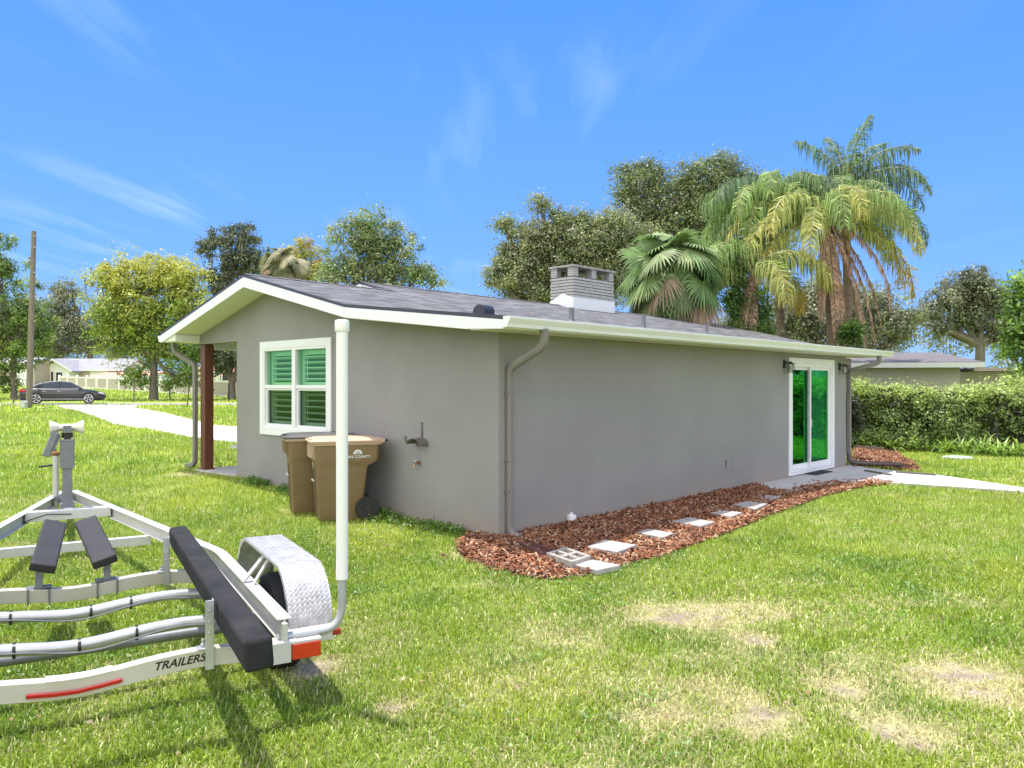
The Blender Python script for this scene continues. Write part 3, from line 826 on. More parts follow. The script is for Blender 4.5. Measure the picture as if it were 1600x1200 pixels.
for a, b in ((WY0 + 0.054, 4.665), (4.775, WY1 - 0.054)):
    p = MB(); p.add([(0.033, a + 0.003, zc_ + 0.03), (0.033, b - 0.003, zc_ + 0.03), (0.033, b - 0.003, WZ1 - 0.056), (0.033, a + 0.003, WZ1 - 0.056)], [(0, 1, 2, 3)]); p.build('window_pane', M_glass_up, win)
    p = MB(); p.add([(0.043, a + 0.037, WZ0 + 0.091), (0.043, b - 0.037, WZ0 + 0.091), (0.043, b - 0.037, zc_ - 0.065), (0.043, a + 0.037, zc_ - 0.065)], [(0, 1, 2, 3)]); p.build('window_pane', M_glass_low, win)
    for z0, z1 in ((WZ0 + 0.06, zc_ - 0.01), (zc_ + 0.0, WZ1 - 0.06)):
        s = MB()
        ring(s, a - 0.03, b + 0.03, z0, z1, 0.075, 0.125, 0.155)
        n = 5
        hh = (z1 - z0 - 0.15) / n
        for i in range(n):
            z = z0 + 0.075 + hh * (i + 0.5)
            M_ = Matrix.Translation((0.14, (a + b) / 2, z)) @ Matrix.Rotation(R(24), 4, 'Y')
            s.box(-0.034, 0.034, -(b - a) / 2 + 0.046, (b - a) / 2 - 0.046, -0.006, 0.006, 0, M_)
        s.box(0.112, 0.120, (a + b) / 2 + 0.29, (a + b) / 2 + 0.302, z0 + 0.09, z1 - 0.09)
        s.build('shutter', M_louver, win)
def room(x0, x1, y0, y1, z0, z1, open_):
    mb = MB()
    f = {'x0': [(x0, y0, z0), (x0, y1, z0), (x0, y1, z1), (x0, y0, z1)], 'x1': [(x1, y0, z0), (x1, y1, z0), (x1, y1, z1), (x1, y0, z1)],
         'y0': [(x0, y0, z0), (x1, y0, z0), (x1, y0, z1), (x0, y0, z1)], 'y1': [(x0, y1, z0), (x1, y1, z0), (x1, y1, z1), (x0, y1, z1)],
         'z0': [(x0, y0, z0), (x1, y0, z0), (x1, y1, z0), (x0, y1, z0)], 'z1': [(x0, y0, z1), (x1, y0, z1), (x1, y1, z1), (x0, y1, z1)]}
    for k, v in f.items():
        if k != open_: mb.add(v, [(0, 1, 2, 3)])
    return mb
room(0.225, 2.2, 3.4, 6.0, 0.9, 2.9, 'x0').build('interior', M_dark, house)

# ---- sliding door
mb = MB()
ring(mb, 8.43, 10.82, 0.075, 2.49, 0.125, -0.028, 0.0, 'y', wb=0.05, wt=0.14)
door = mb.build('sliding_door', M_white, house, bevel=0.004)
mb = MB()
ring(mb, DX0 + 0.004, DX1 - 0.004, DZ0 - 0.02, DZ1 - 0.004, 0.05, -0.02, 0.12, 'y', wb=0.04, wt=0.06)
xm = 9.60
ring(mb, DX0 + 0.054, xm + 0.04, DZ0 + 0.022, DZ1 - 0.064, 0.06, 0.065, 0.105, 'y', wb=0.10, wt=0.06)
ring(mb, xm - 0.04, DX1 - 0.054, DZ0 + 0.022, DZ1 - 0.064, 0.06, 0.012, 0.055, 'y', wb=0.10, wt=0.06)
mb.build('door_frame', M_white, door, bevel=0.003)
p = MB(); p.add([(DX0 + 0.112, .083, DZ0 + .12), (xm - .018, .083, DZ0 + .12), (xm - .018, .083, DZ1 - .122), (DX0 + .112, .083, DZ1 - .122)], [(0, 1, 2, 3)]); p.build('glass_pane', M_glass_door, door)
p = MB(); p.add([(xm + .018, .033, DZ0 + .12), (DX1 - .112, .033, DZ0 + .12), (DX1 - .112, .033, DZ1 - .122), (xm + .018, .033, DZ1 - .122)], [(0, 1, 2, 3)]); p.build('glass_pane', M_glass_door, door)
p = MB(); p.box(xm - 0.015, xm + 0.0, -0.012, 0.012, 1.04, 1.18); p.build('door_handle', M_white, door, bevel=0.004)
c = MB(); vs = []; n = 60
for k, (xa, xb) in enumerate(((9.95, 10.60),)):
    v0 = len(c.v); vs = []
    for i in range(n + 1):
        x = xa + (xb - xa) * i / n
        for z in (0.28, 2.35): vs.append((x, 0.13 + 0.035 * math.sin(i * 0.75), z))
    c.add(vs, [(2 * i, 2 * i + 2, 2 * i + 3, 2 * i + 1) for i in range(n)])
c.build('curtain', mat('curtain', (0.88, 0.88, 0.85), 0.9), door, smooth=True)
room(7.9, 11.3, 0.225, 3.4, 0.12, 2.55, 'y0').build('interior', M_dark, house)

# ---- things fixed to the walls
def lantern(x):
    l = MB(); l.box(x - 0.05, x + 0.05, -0.022, 0.0, 2.27, 2.43); l.tube([(x, -0.02, 2.38), (x, -0.10, 2.395), (x, -0.135, 2.37)], 0.012, 8)
    l.lathe([(0.012, 0.05), (0.03, 0.03), (0.085, 0.005), (0.085, -0.005)], 4, c=(x, -0.135, 2.35))
    for dx in (-1, 1):
        for dy in (-1, 1): l.box(x + dx * 0.05 - 0.005, x + dx * 0.05 + 0.005, -0.135 + dy * 0.05 - 0.005, -0.135 + dy * 0.05 + 0.005, 2.19, 2.35)
    l.box(x - 0.056, x + 0.056, -0.191, -0.079, 2.18, 2.19)
    o = l.build('wall_lantern', M_black, house)
    g = MB(); g.box(x - 0.046, x + 0.046, -0.181, -0.089, 2.192, 2.346)
    g.build('lantern_glass', glass_mat('lamp_glass', (0.92, 0.92, 0.9), (0.8, 0.8, 0.8), 0.12), o)
    b = MB(); b.lathe([(0.012, 0), (0.02, 0.03), (0.024, 0.06), (0.012, 0.09)], 10, c=(x, -0.135, 2.22))
    b.build('bulb', M_cream, o, smooth=True)
lantern(8.24); lantern(11.17)
mb = MB(); mb.box(5.80, 5.88, -0.035, 0.0, 0.46, 0.59); mb.box(5.795, 5.885, -0.045, -0.035, 0.515, 0.60)
mb.build('outlet_cover', mat('grey_cover', (0.30, 0.29, 0.28), 0.5), house, bevel=0.004)
# hose hanger: a curved saddle on the wall with an upright strap
hb = MB()
y0 = 1.46
arcp = [(y0 + 0.15 * math.cos(a), 1.10 + 0.115 * math.sin(a)) for a in [R(15 + 150 * i / 10) for i in range(11)]]
inner = [(y0 + 0.142 * math.cos(a), 1.10 + 0.107 * math.sin(a)) for a in [R(165 - 150 * i / 10) for i in range(11)]]
hb.prism(arcp + inner, 'x', -0.17, -0.004)
hb.box(-0.012, 0.0, y0 - 0.018, y0 + 0.018, 1.21, 1.43)
hb.prism([(y0 + 0.10, 1.15), (y0 + 0.16, 1.15), (y0 + 0.175, 1.24), (y0 + 0.125, 1.235)], 'x', -0.182, -0.17)
hb.prism([(y0 - 0.12, 1.10), (y0 + 0.12, 1.10), (y0 + 0.08, 1.20), (y0 - 0.08, 1.20)], 'x', -0.008, -0.001)
hb.build('hose_hanger', mat('grey_brown_metal', (0.13, 0.115, 0.105), 0.5), house, smooth=True)
fc = MB(); fc.tube([(0, 1.52, 0.87), (-0.05, 1.52, 0.87), (-0.085, 1.52, 0.85), (-0.10, 1.52, 0.80)], 0.014, 8)
fc.lathe([(0.03, 0), (0.03, 0.008)], 12, c=(-0.01, 1.52, 0.87), axis='x')
f_o = fc.build('hose_tap', mat('brass', (0.42, 0.24, 0.14), 0.4, 0.7), house, smooth=True)
fh = MB(); fh.lathe([(0.012, -0.005), (0.032, 0.0), (0.034, 0.012), (0.01, 0.02)], 10, c=(-0.06, 1.52, 0.895)); fh.build('tap_wheel', mat('teal_metal', (0.45, 0.55, 0.58), 0.4, 0.3), f_o, smooth=True)

# ---- roof fittings
def on_roof(px, py, tguess):
    return None
gx0, gy0 = 0.73, 1.0          # round-backed exhaust hood
zr = rz(gy0)
hood = MB()
D_ = [(gy0 + .12 * math.cos(R(a)), zr + .03 + .115 * math.sin(R(a))) for a in range(0, 181, 15)]
D2 = [(gy0 + .095 * math.cos(R(a)), zr + .045 + .085 * math.sin(R(a))) for a in range(0, 181, 15)]
n = len(D_)
hood.add([(gx0 - .10, y, z) for y, z in D_] + [(gx0 - .10, gy0 - .12, zr - .02), (gx0 - .10, gy0 + .12, zr - .02)], [tuple(range(n)) + (n, n + 1)])
hood.add([(gx0 - .10, y, z) for y, z in D_] + [(gx0 + .12, y, z + .012) for y, z in D2], [(i, i + 1, n + i + 1, n + i) for i in range(n - 1)])
hood.add([(gx0 - .10, gy0 - .12, zr - .02), (gx0 + .12, gy0 - .095, zr - .02), (gx0 + .12, gy0 - .095, zr + .07), (gx0 - .10, gy0 - .12, zr + .045)], [(0, 1, 2, 3)])
hood.add([(gx0 - .10, gy0 + .12, zr - .02), (gx0 + .12, gy0 + .095, zr - .02), (gx0 + .12, gy0 + .095, zr + .07), (gx0 - .10, gy0 + .12, zr + .045)], [(0, 1, 2, 3)])
hv = hood.build('roof_vent', mat('blue_black_metal', (0.035, 0.040, 0.052), 0.5, 0.2), house, smooth=True)
fl = MB(); fl.box(gx0 - 0.2, gx0 + 0.22, gy0 - 0.2, gy0 + 0.2, -0.004, 0.006)
fo = fl.build('vent_flange', mat('grey_flashing', (0.16, 0.16, 0.17), 0.5), hv)
fo.matrix_basis = Matrix.Translation((0, gy0, zr + 0.004)) @ Matrix.Rotation(math.atan(0.112), 4, 'X') @ Matrix.Translation((0, -gy0, 0))
M_pipe = mat('vent_pipe_grey', (0.16, 0.155, 0.175), 0.6, var=0.15)
for (x, y, h, r) in VENTS if 'VENTS' in globals() else ((2.55, 0.9, 0.24, 0.042), (4.55, 0.9, 0.27, 0.035), (6.75, 0.9, 0.22, 0.03)):
    p = MB(); z = rz(y)
    p.lathe([(r * 2.2, -0.03), (r * 1.7, 0.01), (r * 1.1, 0.05), (r, 0.06), (r, h), (r * 0.8, h), (r * 0.8, h - 0.05)], 14, c=(x, y, z))
    p.build('vent_pipe', M_pipe, house, smooth=True)

# ---- chimney: white painted long thin bricks, open piers and a slab on top
ch = empty('chimney', (0, 0, 0)); ch.parent = house
cs0, cs1, ct0, ct1 = 9.08, 10.86, 6.10, 6.88
M_brick = mat('painted_brick', (0.43, 0.42, 0.415), 0.8, var=0.12, scale=9, bump=0.3, bscale=50)
M_mort = mat('grey_joint', (0.16, 0.15, 0.15), 0.9)
core = MB(); core.box(cs0 + 0.015, cs1 - 0.015, ct0 + 0.015, ct1 - 0.015, 3.6, 4.80); core.build('brick_core', M_mort, ch)
bk = MB(); row = 0.080; z = 4.18 - 0.5
rr = random.Random(3)
i = 0
while z < 4.79:
    z1 = z + row - 0.020
    off = rr.uniform(0, 0.35); jut = 0.012 if i % 2 else 0.0
    for side in range(4):
        a, b = ((cs0, cs1), (ct0, ct1), (cs0, cs1), (ct0, ct1))[side]
        x = a - off * 0.4
        while x < b:
            x2 = x + rr.uniform(0.32, 0.5)
            xa, xb = max(a - jut, x), min(b + jut, x2 - 0.012)
            if xb - xa > 0.02:
                j = jut + rr.uniform(-0.004, 0.004)
                if side == 0: bk.box(xa, xb, ct0 - j, ct0 + 0.02, z, z1)
                elif side == 2: bk.box(xa, xb, ct1 - 0.02, ct1 + j, z, z1)
                elif side == 3: bk.box(cs0 - j - 0.002, cs0 + 0.02, xa, xb, z, z1)
                else: bk.box(cs1 - 0.02, cs1 + j + 0.002, xa, xb, z, z1)
            x = x2
    z += row; i += 1
bk.build('brickwork', M_brick, ch)
def brick_pier(x0, x1, y0, y1):
    pier = MB(); z = 4.815
    pier.box(x0 + 0.008, x1 - 0.008, y0 + 0.008, y1 - 0.008, 4.80, 5.045, 1)
    while z < 5.04:
        pier.box(x0, x1, y0, y1, z, min(5.043, z + 0.05)); z += 0.06
    pier.build('pier', [M_brick, M_mort], ch)
pw = 0.2
for xa in (cs0, (cs0 + cs1) / 2 - pw / 2, cs1 - pw):
    for ya in (ct0, ct1 - pw): brick_pier(xa, xa + pw, ya, ya + pw)
cap = MB(); cap.box(cs0 - 0.05, cs1 + 0.05, ct0 - 0.05, ct1 + 0.05, 5.045, 5.10)
cap.build('chimney_cap', mat('cap_slab', (0.30, 0.285, 0.27), 0.9, var=0.35, scale=6), ch, bevel=0.01)
flu = MB(); flu.lathe([(0.14, 4.8), (0.14, 4.93)], 16, c=((cs0 + cs1) / 2 - 0.35, (ct0 + ct1) / 2, 0)); flu.build('flue', M_mort, ch)
zf = lambda t: (3.79 + (t - 5.48) * SL) if t < TR2 else ZR2 - (t - TR2) * SL
fl = MB()
fl.box(cs0 - 0.03, cs1 + 0.02, ct0 - 0.03, ct0 - 0.016, zf(ct0) - 0.1, zf(ct0) + 0.30)
fl.prism([(ct0 - 0.016, zf(ct0) - 0.1), (ct0 - 0.016, zf(ct0) + 0.28), (TR2 - 0.15, zf(TR2) + 0.30), (ct1 + 0.02, zf(ct1) + 0.16), (ct1 + 0.02, zf(ct1) - 0.1)], 'x', cs0 - 0.03, cs0 - 0.016)
fl.build('flashing', M_white, ch)

# ---- other small things by the wall
mb = MB(); q = [gp(*p, 0) for p in ((1237, 742.5), (1276, 746.5), (1301, 741), (1266, 736))]
mb.add([(p.x, p.y, SLAB_Z + 0.002) for p in q] + [(p.x, p.y, SLAB_Z + 0.016) for p in q], [(3, 2, 1, 0), (4, 5, 6, 7), (0, 1, 5, 4), (1, 2, 6, 5), (2, 3, 7, 6), (3, 0, 4, 7)])
tag(mb.build('doormat', mat('black_mat', (0.03, 0.03, 0.032), 0.95, var=0.4, scale=40, bump=0.5, bscale=200)), 'black rubber doormat lying before the green glass sliding door', 'doormat')
PV = [([(894, 881), (926, 874), (970, 882.5), (933.6, 890.5)], 'white square paver nearest the lawn, touching the cement block'),
      ([(917, 853.6), (944, 842.6), (994, 851), (965, 862)], 'large pale square paver right behind the hollow cement block'),
      ([(994, 831), (1014, 826), (1053, 832.6), (1036, 839.5)], 'small pale paver, third of the row from the cement block'),
      ([(1050, 814), (1076, 808), (1117, 815), (1094, 822)], 'pale square paver in the middle of the mulch bed row'),
      ([(1110, 801), (1130, 797), (1160, 800.5), (1142, 807)], 'pale paver just past the middle of the row in the mulch'),
      ([(1146, 788), (1165, 783), (1199, 786.5), (1180, 795.5)], 'pale paver second nearest the concrete patio slab'),
      ([(1178, 776), (1190, 772.5), (1219, 775), (1205, 781)], 'partly covered paver nearest the concrete patio slab')]
def slab4(mb, px, z0, z1):
    q = [gp(a, b, z1 + float(bed(0, 9))) for a, b in px]
    mb.add([(p.x, p.y, z0) for p in q] + [(p.x, p.y, p.z) for p in q], [(3, 2, 1, 0), (4, 5, 6, 7), (0, 1, 5, 4), (1, 2, 6, 5), (2, 3, 7, 6), (3, 0, 4, 7)])
PAVERS_W = []
for i, (px, lab) in enumerate(PV):
    mb = MB(); slab4(mb, px, 0.0, 0.032)
    PAVERS_W.append([tuple(gp(a, b, 0.08))[:2] for a, b in px])
    tag(mb.build('paver', M_paver, bevel=0.006), lab, 'paver', 'stepping pavers in the mulch bed')
# hollow cement block lying on its side, four cells upward
q = [gp(a, b, 0.085) for a, b in ((853.5, 865.4), (893, 881), (926, 872), (884, 856))]
o0 = q[0]; ex = (q[1] - q[0]); ey = (q[3] - q[0])
lx_, ly_ = ex.length, ey.length
cb = MB()
us = [0, .10, .44, .56, .90, 1]; vs_ = [0, .14, .42, .56, .86, 1]
def CP(u, v, z): p = o0 + ex * u + ey * v; return (p.x, p.y, z)
zt, zb = 0.10, 0.045
for i in range(5):
    for j in range(5):
        hole = i in (1, 3) and j in (1, 3)
        z = zb if hole else zt
        cb.add([CP(us[i], vs_[j], z), CP(us[i + 1], vs_[j], z), CP(us[i + 1], vs_[j + 1], z), CP(us[i], vs_[j + 1], z)], [(0, 1, 2, 3)])
        if hole:
            c4 = [(us[i], vs_[j]), (us[i + 1], vs_[j]), (us[i + 1], vs_[j + 1]), (us[i], vs_[j + 1])]
            for k in range(4):
                a, b = c4[k], c4[(k + 1) % 4]
                cb.add([CP(*a, zt), CP(*b, zt), CP(*b, zb), CP(*a, zb)], [(0, 1, 2, 3)])
c4 = [(0, 0), (1, 0), (1, 1), (0, 1)]
for k in range(4):
    a, b = c4[k], c4[(k + 1) % 4]
    cb.add([CP(*a, zt), CP(*b, zt), CP(*b, 0), CP(*a, 0)], [(0, 1, 2, 3)])
PAVERS_W.append([CP(*c, 0)[:2] for c in c4])
tag(cb.build('cement_block', mat('old_cement', (0.34, 0.32, 0.28), 0.9, var=0.25, scale=12, bump=0.4, bscale=80)), 'weathered grey cement block with four hollows set in the mulch', 'cement block')
# splash block under the near downspout
sp_px = [(808, 848), (850, 867), (870, 857), (828, 848)]
q = [gp(a, b, 0.06) for a, b in ((806, 850), (846, 868), (869, 857), (830, 848))]
o0 = q[0]; ex = q[1] - q[0]; ey = q[3] - q[0]
sp = MB()
for (v0, v1, z) in ((0, .16, 0.095), (.84, 1, 0.095), (.16, .84, 0.065)):
    a = [o0 + ex * u + ey * v for u, v in ((0, v0), (1, v0), (1, v1), (0, v1))]
    sp.add([(p.x, p.y, 0.0) for p in a] + [(p.x, p.y, z) for p in a], [(3, 2, 1, 0), (4, 5, 6, 7), (0, 1, 5, 4), (1, 2, 6, 5), (2, 3, 7, 6), (3, 0, 4, 7)])
tag(sp.build('splash_block', mat('maroon_plastic', (0.11, 0.045, 0.04), 0.5, var=0.2)), 'dark maroon splash block on the mulch below the near downspout', 'splash block')
p = gp(893, 823); cl = empty('cleanout_pipe', (p.x, p.y + 0.03, 0), 0, 'short white plastic pipe cap sticking up from mulch by wall', 'pipe')
mb = MB(); mb.lathe([(0.062, -0.05), (0.062, 0.10), (0.07, 0.10), (0.07, 0.15), (0.064, 0.155)], 20); mb.build('pipe_body', M_white, cl, smooth=True)
mb = MB(); mb.lathe([(0.055, 0.156), (0.052, 0.17), (0.026, 0.172), (0.024, 0.192), (0.02, 0.194)], 16); mb.build('cap_plug', M_white, cl, smooth=True)
# round cover in the far lawn
p = gp(1496, 717); mb = MB(); mb.lathe([(0.36, -0.03), (0.36, 0.05), (0.30, 0.065), (0.12, 0.075)], 24, c=(p.x, p.y, p.z))
tag(mb.build('tank_cover', mat('pale_green_plastic', (0.55, 0.66, 0.60), 0.4), smooth=True), 'pale round lid set in the lawn before the hedge', 'lid')
# loose sticks on the path and a timber edging behind the far mulch
mb = MB()
for a, b in (((1352, 735), (1392, 741.5)), ((1400, 737), (1462, 741.5))):
    A, B = gp(*a, SLAB_Z + 0.02), gp(*b, SLAB_Z + 0.02); mb.rect([A, B], 0.05, 0.03)
tag(mb.build('loose_board', mat('grey_board', (0.16, 0.14, 0.13), 0.8)), 'two thin grey boards lying on the path past the downspout', 'board')
mb = MB(); A, B = gp(1334, 699, 0.05), gp(1381, 703, 0.05); mb.rect([A, B], 0.14, 0.14)
tag(mb.build('edging_timber', mat('taupe_timber', (0.22, 0.17, 0.15), 0.8, var=0.2)), 'long taupe edging timber behind the far mulch patch', 'timber')
# low table on the porch, partly hidden by the wall
tb = empty('side_table', tuple(hw(0.55, 6.95, 0.275)), math.atan2(UY, UX), 'low table with dark legs at the porch edge beside the grey wall', 'table')
mb = MB(); mb.box(-0.35, 0.35, -0.2, 0.42, 0.46, 0.50); mb.build('table_top', mat('pale_top', (0.55, 0.55, 0.53), 0.4), tb, bevel=0.004)
for x in (-0.28, 0.28):
    for y in (-0.12, 0.13):
        mb = MB(); mb.box(x - 0.035, x + 0.035, y - 0.035, y + 0.035, 0, 0.46); mb.build('leg', M_black, tb)
# ------------------------------------------------------------------ boat trailer (x = to its right, y = forward to the tongue)
TO = Vector((-2.209, 3.937, 0.0)); TA = math.atan2(0.503, 0.864)
trailer = empty('boat_trailer', TO, TA, 'empty aluminium boat trailer with black carpeted bunks on the near lawn', 'trailer')
M_alu = mat('white_aluminium', (0.60, 0.59, 0.57), 0.42, 0.15, var=0.10, scale=2.5, detail=9)
M_alu2 = mat('weathered_aluminium', (0.60, 0.585, 0.53), 0.5, 0.2, var=0.22, scale=3, detail=9, c2=(0.50, 0.47, 0.38))
M_galv = mat('galvanised_steel', (0.50, 0.51, 0.53), 0.38, 0.55, var=0.15, scale=9)
M_galvd = mat('dull_galvanised', (0.20, 0.207, 0.222), 0.5, 0.4, var=0.15, scale=9)
M_carpet = mat('black_carpet', (0.020, 0.020, 0.022), 0.95, var=0.35, scale=5, bump=0.7, bscale=260, c2=(0.042, 0.041, 0.041), spec=0.25, bdist=0.006)
M_carpet2 = mat('black_rubber_pad', (0.026, 0.024, 0.024), 0.7, var=0.2, scale=6, bump=0.1)
ZR = 0.60
ib = [(-.042, 0), (.042, 0), (.042, -.009), (.006, -.009), (.006, -.111), (.042, -.111), (.042, -.12), (-.042, -.12), (-.042, -.111), (-.006, -.111), (-.006, -.009), (-.042, -.009)]
for sgn in (1, -1):
    path_ = [(sgn * 1.04, 0.0, ZR), (sgn * 1.04, 1.9, ZR)] + arc((sgn * 1.04, 1.95, ZR), (sgn * 1.04, 2.1, ZR), (sgn * 1.005, 2.28, ZR), 5) + [(sgn * 0.06, 6.80, ZR)]
    mb = MB(); mb.sweep(path_, ib); mb.build('frame_rail', M_alu, trailer, bevel=0.0015, seg=1)
def zs(x):
    a = abs(x)
    pts = [(0, .464), (.08, .466), (.17, .476), (.30, .492), (.43, .504), (.6, .510), (1.1, .472)]
    for (p, q), (r_, s_) in zip(pts, pts[1:]):
        if a <= r_: return q + (s_ - q) * (a - p) / (r_ - p)
    return .472
def zsm(x): return (zs(x - .05) + zs(x + .05) + zs(x)) / 3
xs_ = [i * 0.05 for i in range(-21, 22)]
for y in (0.0, 2.0):
    mb = MB(); mb.rect([(x, y, zsm(x) - 0.0475) for x in xs_], 0.075, 0.095)
    cbm = mb.build('crossmember', M_alu2 if y else M_alu2, trailer, bevel=0.004)
    if y == 0.0: rear_beam = cbm
for y in (0.65, 1.37):
    mb = MB(); mb.tube([(x, y, zsm(x) - 0.036) for x in xs_], 0.036, 14)
    o = mb.build('cross_tube', M_galv, trailer, smooth=True)
    mb = MB(); mb.tube([(x, y - 0.045 - 0.006 * math.sin(x * 9), zsm(x) - 0.055 - 0.012 * math.sin(x * 7 + y)) for x in xs_], 0.006, 6); mb.build('cable', M_galvd, o, smooth=True)
    for x in ((0.32, 0.02, -0.3) if y < 1 else (0.34, 0.1, -0.35)):
        mb = MB(); mb.tube([(x - 0.008, y, zsm(x) - 0.040), (x + 0.008, y, zsm(x) - 0.040)], 0.046, 12); mb.build('cable_tie', M_black, o, smooth=True)
mb = MB(); mb.rect([(-0.68, 3.78, 0.435), (0.68, 3.78, 0.435)], 0.07, 0.085); mb.build('crossmember', M_alu, trailer, bevel=0.004)
mb = MB(); mb.box(-0.40, 0.40, 5.04, 5.16, ZR - 0.10, ZR + 0.004); mb.build('crossmember', M_alu, trailer, bevel=0.004)
mb = MB(); mb.tube([(-0.42, 5.0, .50), (-0.36, 5.0, .53), (-0.2, 5.01, .575), (0.0, 5.02, .56), (0.02, 5.03, .56)], 0.006, 6); mb.build('brake_line', M_black, trailer, smooth=True)
mb = MB(); mb.rect([(0, 5.2, .53), (0, 7.7, .53)], 0.075, 0.075); mb.build('tongue', M_alu, trailer, bevel=0.004)
mb = MB(); mb.prism([(-.05, 7.6), (.05, 7.6), (.06, 7.8), (.03, 7.95), (-.03, 7.95), (-.06, 7.8)], 'z', .52, .61); mb.build('coupler', M_galvd, trailer, bevel=0.01)
# bands round the front curved beam
for sx_ in (-0.21, 0.225):
    mb = MB()
    for d in (-0.065, 0.065):
        z = zsm(sx_ + d)
        mb.box(sx_ + d - .006, sx_ + d + .006, 1.955, 2.045, z, z + .006); mb.box(sx_ + d - .006, sx_ + d + .006, 1.949, 1.957, z - .11, z + .006)
        mb.box(sx_ + d - .006, sx_ + d + .006, 1.955, 2.045, z - .107, z - .098)
    mb.box(sx_ - .08, sx_ + .08, 1.97, 2.05, zsm(sx_) + .004, zsm(sx_) + .014)
    mb.rect([(sx_, 2.0, .47), (sx_, 2.02, .66)], .045, .04, up=(0, 1, 0))
    mb.build('pad_stem', M_galvd, trailer, bevel=0.002)
def board(name, A, B, w, h, roll, m, bev):
    A, B = Vector(A), Vector(B); t = (B - A).normalized(); a = t.cross(Vector((0, 0, 1))).normalized(); b = a.cross(t)
    c_, s_ = math.cos(roll), math.sin(roll)
    a2 = a * c_ + b * s_; b2 = b * c_ - a * s_
    mb = MB(); vs = []
    n = 10
    for i in range(n + 1):
        p = A.lerp(B, i / n)
        for x, z in ((-w / 2, -h / 2), (w / 2, -h / 2), (w / 2, h / 2), (-w / 2, h / 2)): vs.append(p + a2 * x + b2 * z)
    fs = [(0, 1, 2, 3), (n * 4 + 3, n * 4 + 2, n * 4 + 1, n * 4)]
    for i in range(n):
        for k in range(4):
            k2 = (k + 1) % 4; fs.append((i * 4 + k, (i + 1) * 4 + k, (i + 1) * 4 + k2, i * 4 + k2))
    mb.add(vs, fs)
    return mb.build(name, m, trailer, bevel=bev, seg=3, smooth=True)
board('bow_pad', (-0.185, 1.84, .655), (-0.115, 2.78, .815), .165, .065, R(-16), M_carpet2, .014)
board('bow_pad', (0.205, 1.84, .655), (0.105, 2.78, .815), .165, .065, R(16), M_carpet2, .014)
for s_ in (1, -1):
    board('bunk', (s_ * .727, -0.80, .685), (s_ * .765, 2.42, .695), .135, .155, R(s_ * 4), M_carpet, .022)
    for y, zb_, zt_ in ((-0.052, .40, .775), (1.945, .41, .775)):
        mb = MB(); x0 = s_ * .625
        mb.box(x0 - .022, x0 + .022, y - .004, y + .004, zb_, zt_); mb.box(x0 + (.018 if s_ > 0 else -.024), x0 + (.024 if s_ > 0 else -.018), y, y + .045, zb_ + .1, zt_)
        mb.box(x0 - .06, x0 + .022, y + .005, y + .07, zsm(x0) + .001, zsm(x0) + .009)
        mb.lathe([(.012, 0), (.012, .02), (.007, .02), (.007, .045)], 8, c=(x0 - .03, y + .035, zsm(x0) + .009))
        for zz in (.60, .66, .72): mb.lathe([(.009, -.006), (.009, .0)], 8, c=(x0, y - .004, zz), axis='y')
        mb.build('bunk_bracket', M_galv, trailer, bevel=.0015, seg=1)
# winch stand
ws = empty('winch_stand', (-0.015, 5.25, 0)); ws.parent = trailer
mb = MB(); mb.prism([(-.055, .60), (.055, .60), (.045, 1.06), (-.045, 1.06)], 'y', -.03, .03); mb.box(-.07, .07, -.05, .06, .605, .65); mb.build('stand_post', M_galvd, ws, bevel=.003)
mb = MB(); mb.prism([(-.062, 1.03), (.062, 1.03), (.07, 1.10), (.07, 1.33), (-.07, 1.33), (-.07, 1.10)], 'y', -.05, -.04)
mb.box(-.07, -.062, -.05, .08, 1.06, 1.46); mb.box(.062, .07, -.05, .08, 1.06, 1.46); mb.box(-.075, .075, -.06, .02, 1.325, 1.345); mb.build('winch_bracket', M_galvd, ws, bevel=.003)
mb = MB(); mb.lathe([(.03, -.055), (.03, .055)], 14, c=(0, .03, 1.39), axis='x'); mb.box(-.035, .04, -.03, .06, 1.345, 1.45); mb.build('winch_drum', M_black, ws, smooth=True)
mb = MB()
mb.lathe([(.075, -.165), (.078, -.16), (.05, -.09), (.038, -.08), (.038, .08), (.05, .09), (.078, .155), (.075, .16)], 18, c=(0, .02, 1.475), axis='x')
mb.build('bow_roller', mat('cream_rubber', (0.78, 0.74, 0.62), 0.5, var=.06), ws, smooth=True)
mb = MB(); mb.prism([(-.03, 1.44), (.03, 1.44), (.04, 1.50), (-.04, 1.50)], 'y', -.07, -.06); mb.box(-.05, .05, -.075, -.07, 1.42, 1.47); mb.build('roller_clip', M_galvd, ws)
mb = MB(); M_ = Matrix.Translation((-.15, -.03, 1.31)) @ Matrix.Rotation(R(20), 4, 'Y'); mb.box(-.038, .038, -.02, .03, -.15, .13, 0, M_)
mb.build('winch_cover', M_galvd, ws, bevel=.012)
mb = MB(); mb.rect([(-.07, -.02, 1.40), (-.13, -.03, 1.22)], .03, .02); mb.build('winch_arm', M_galvd, ws)
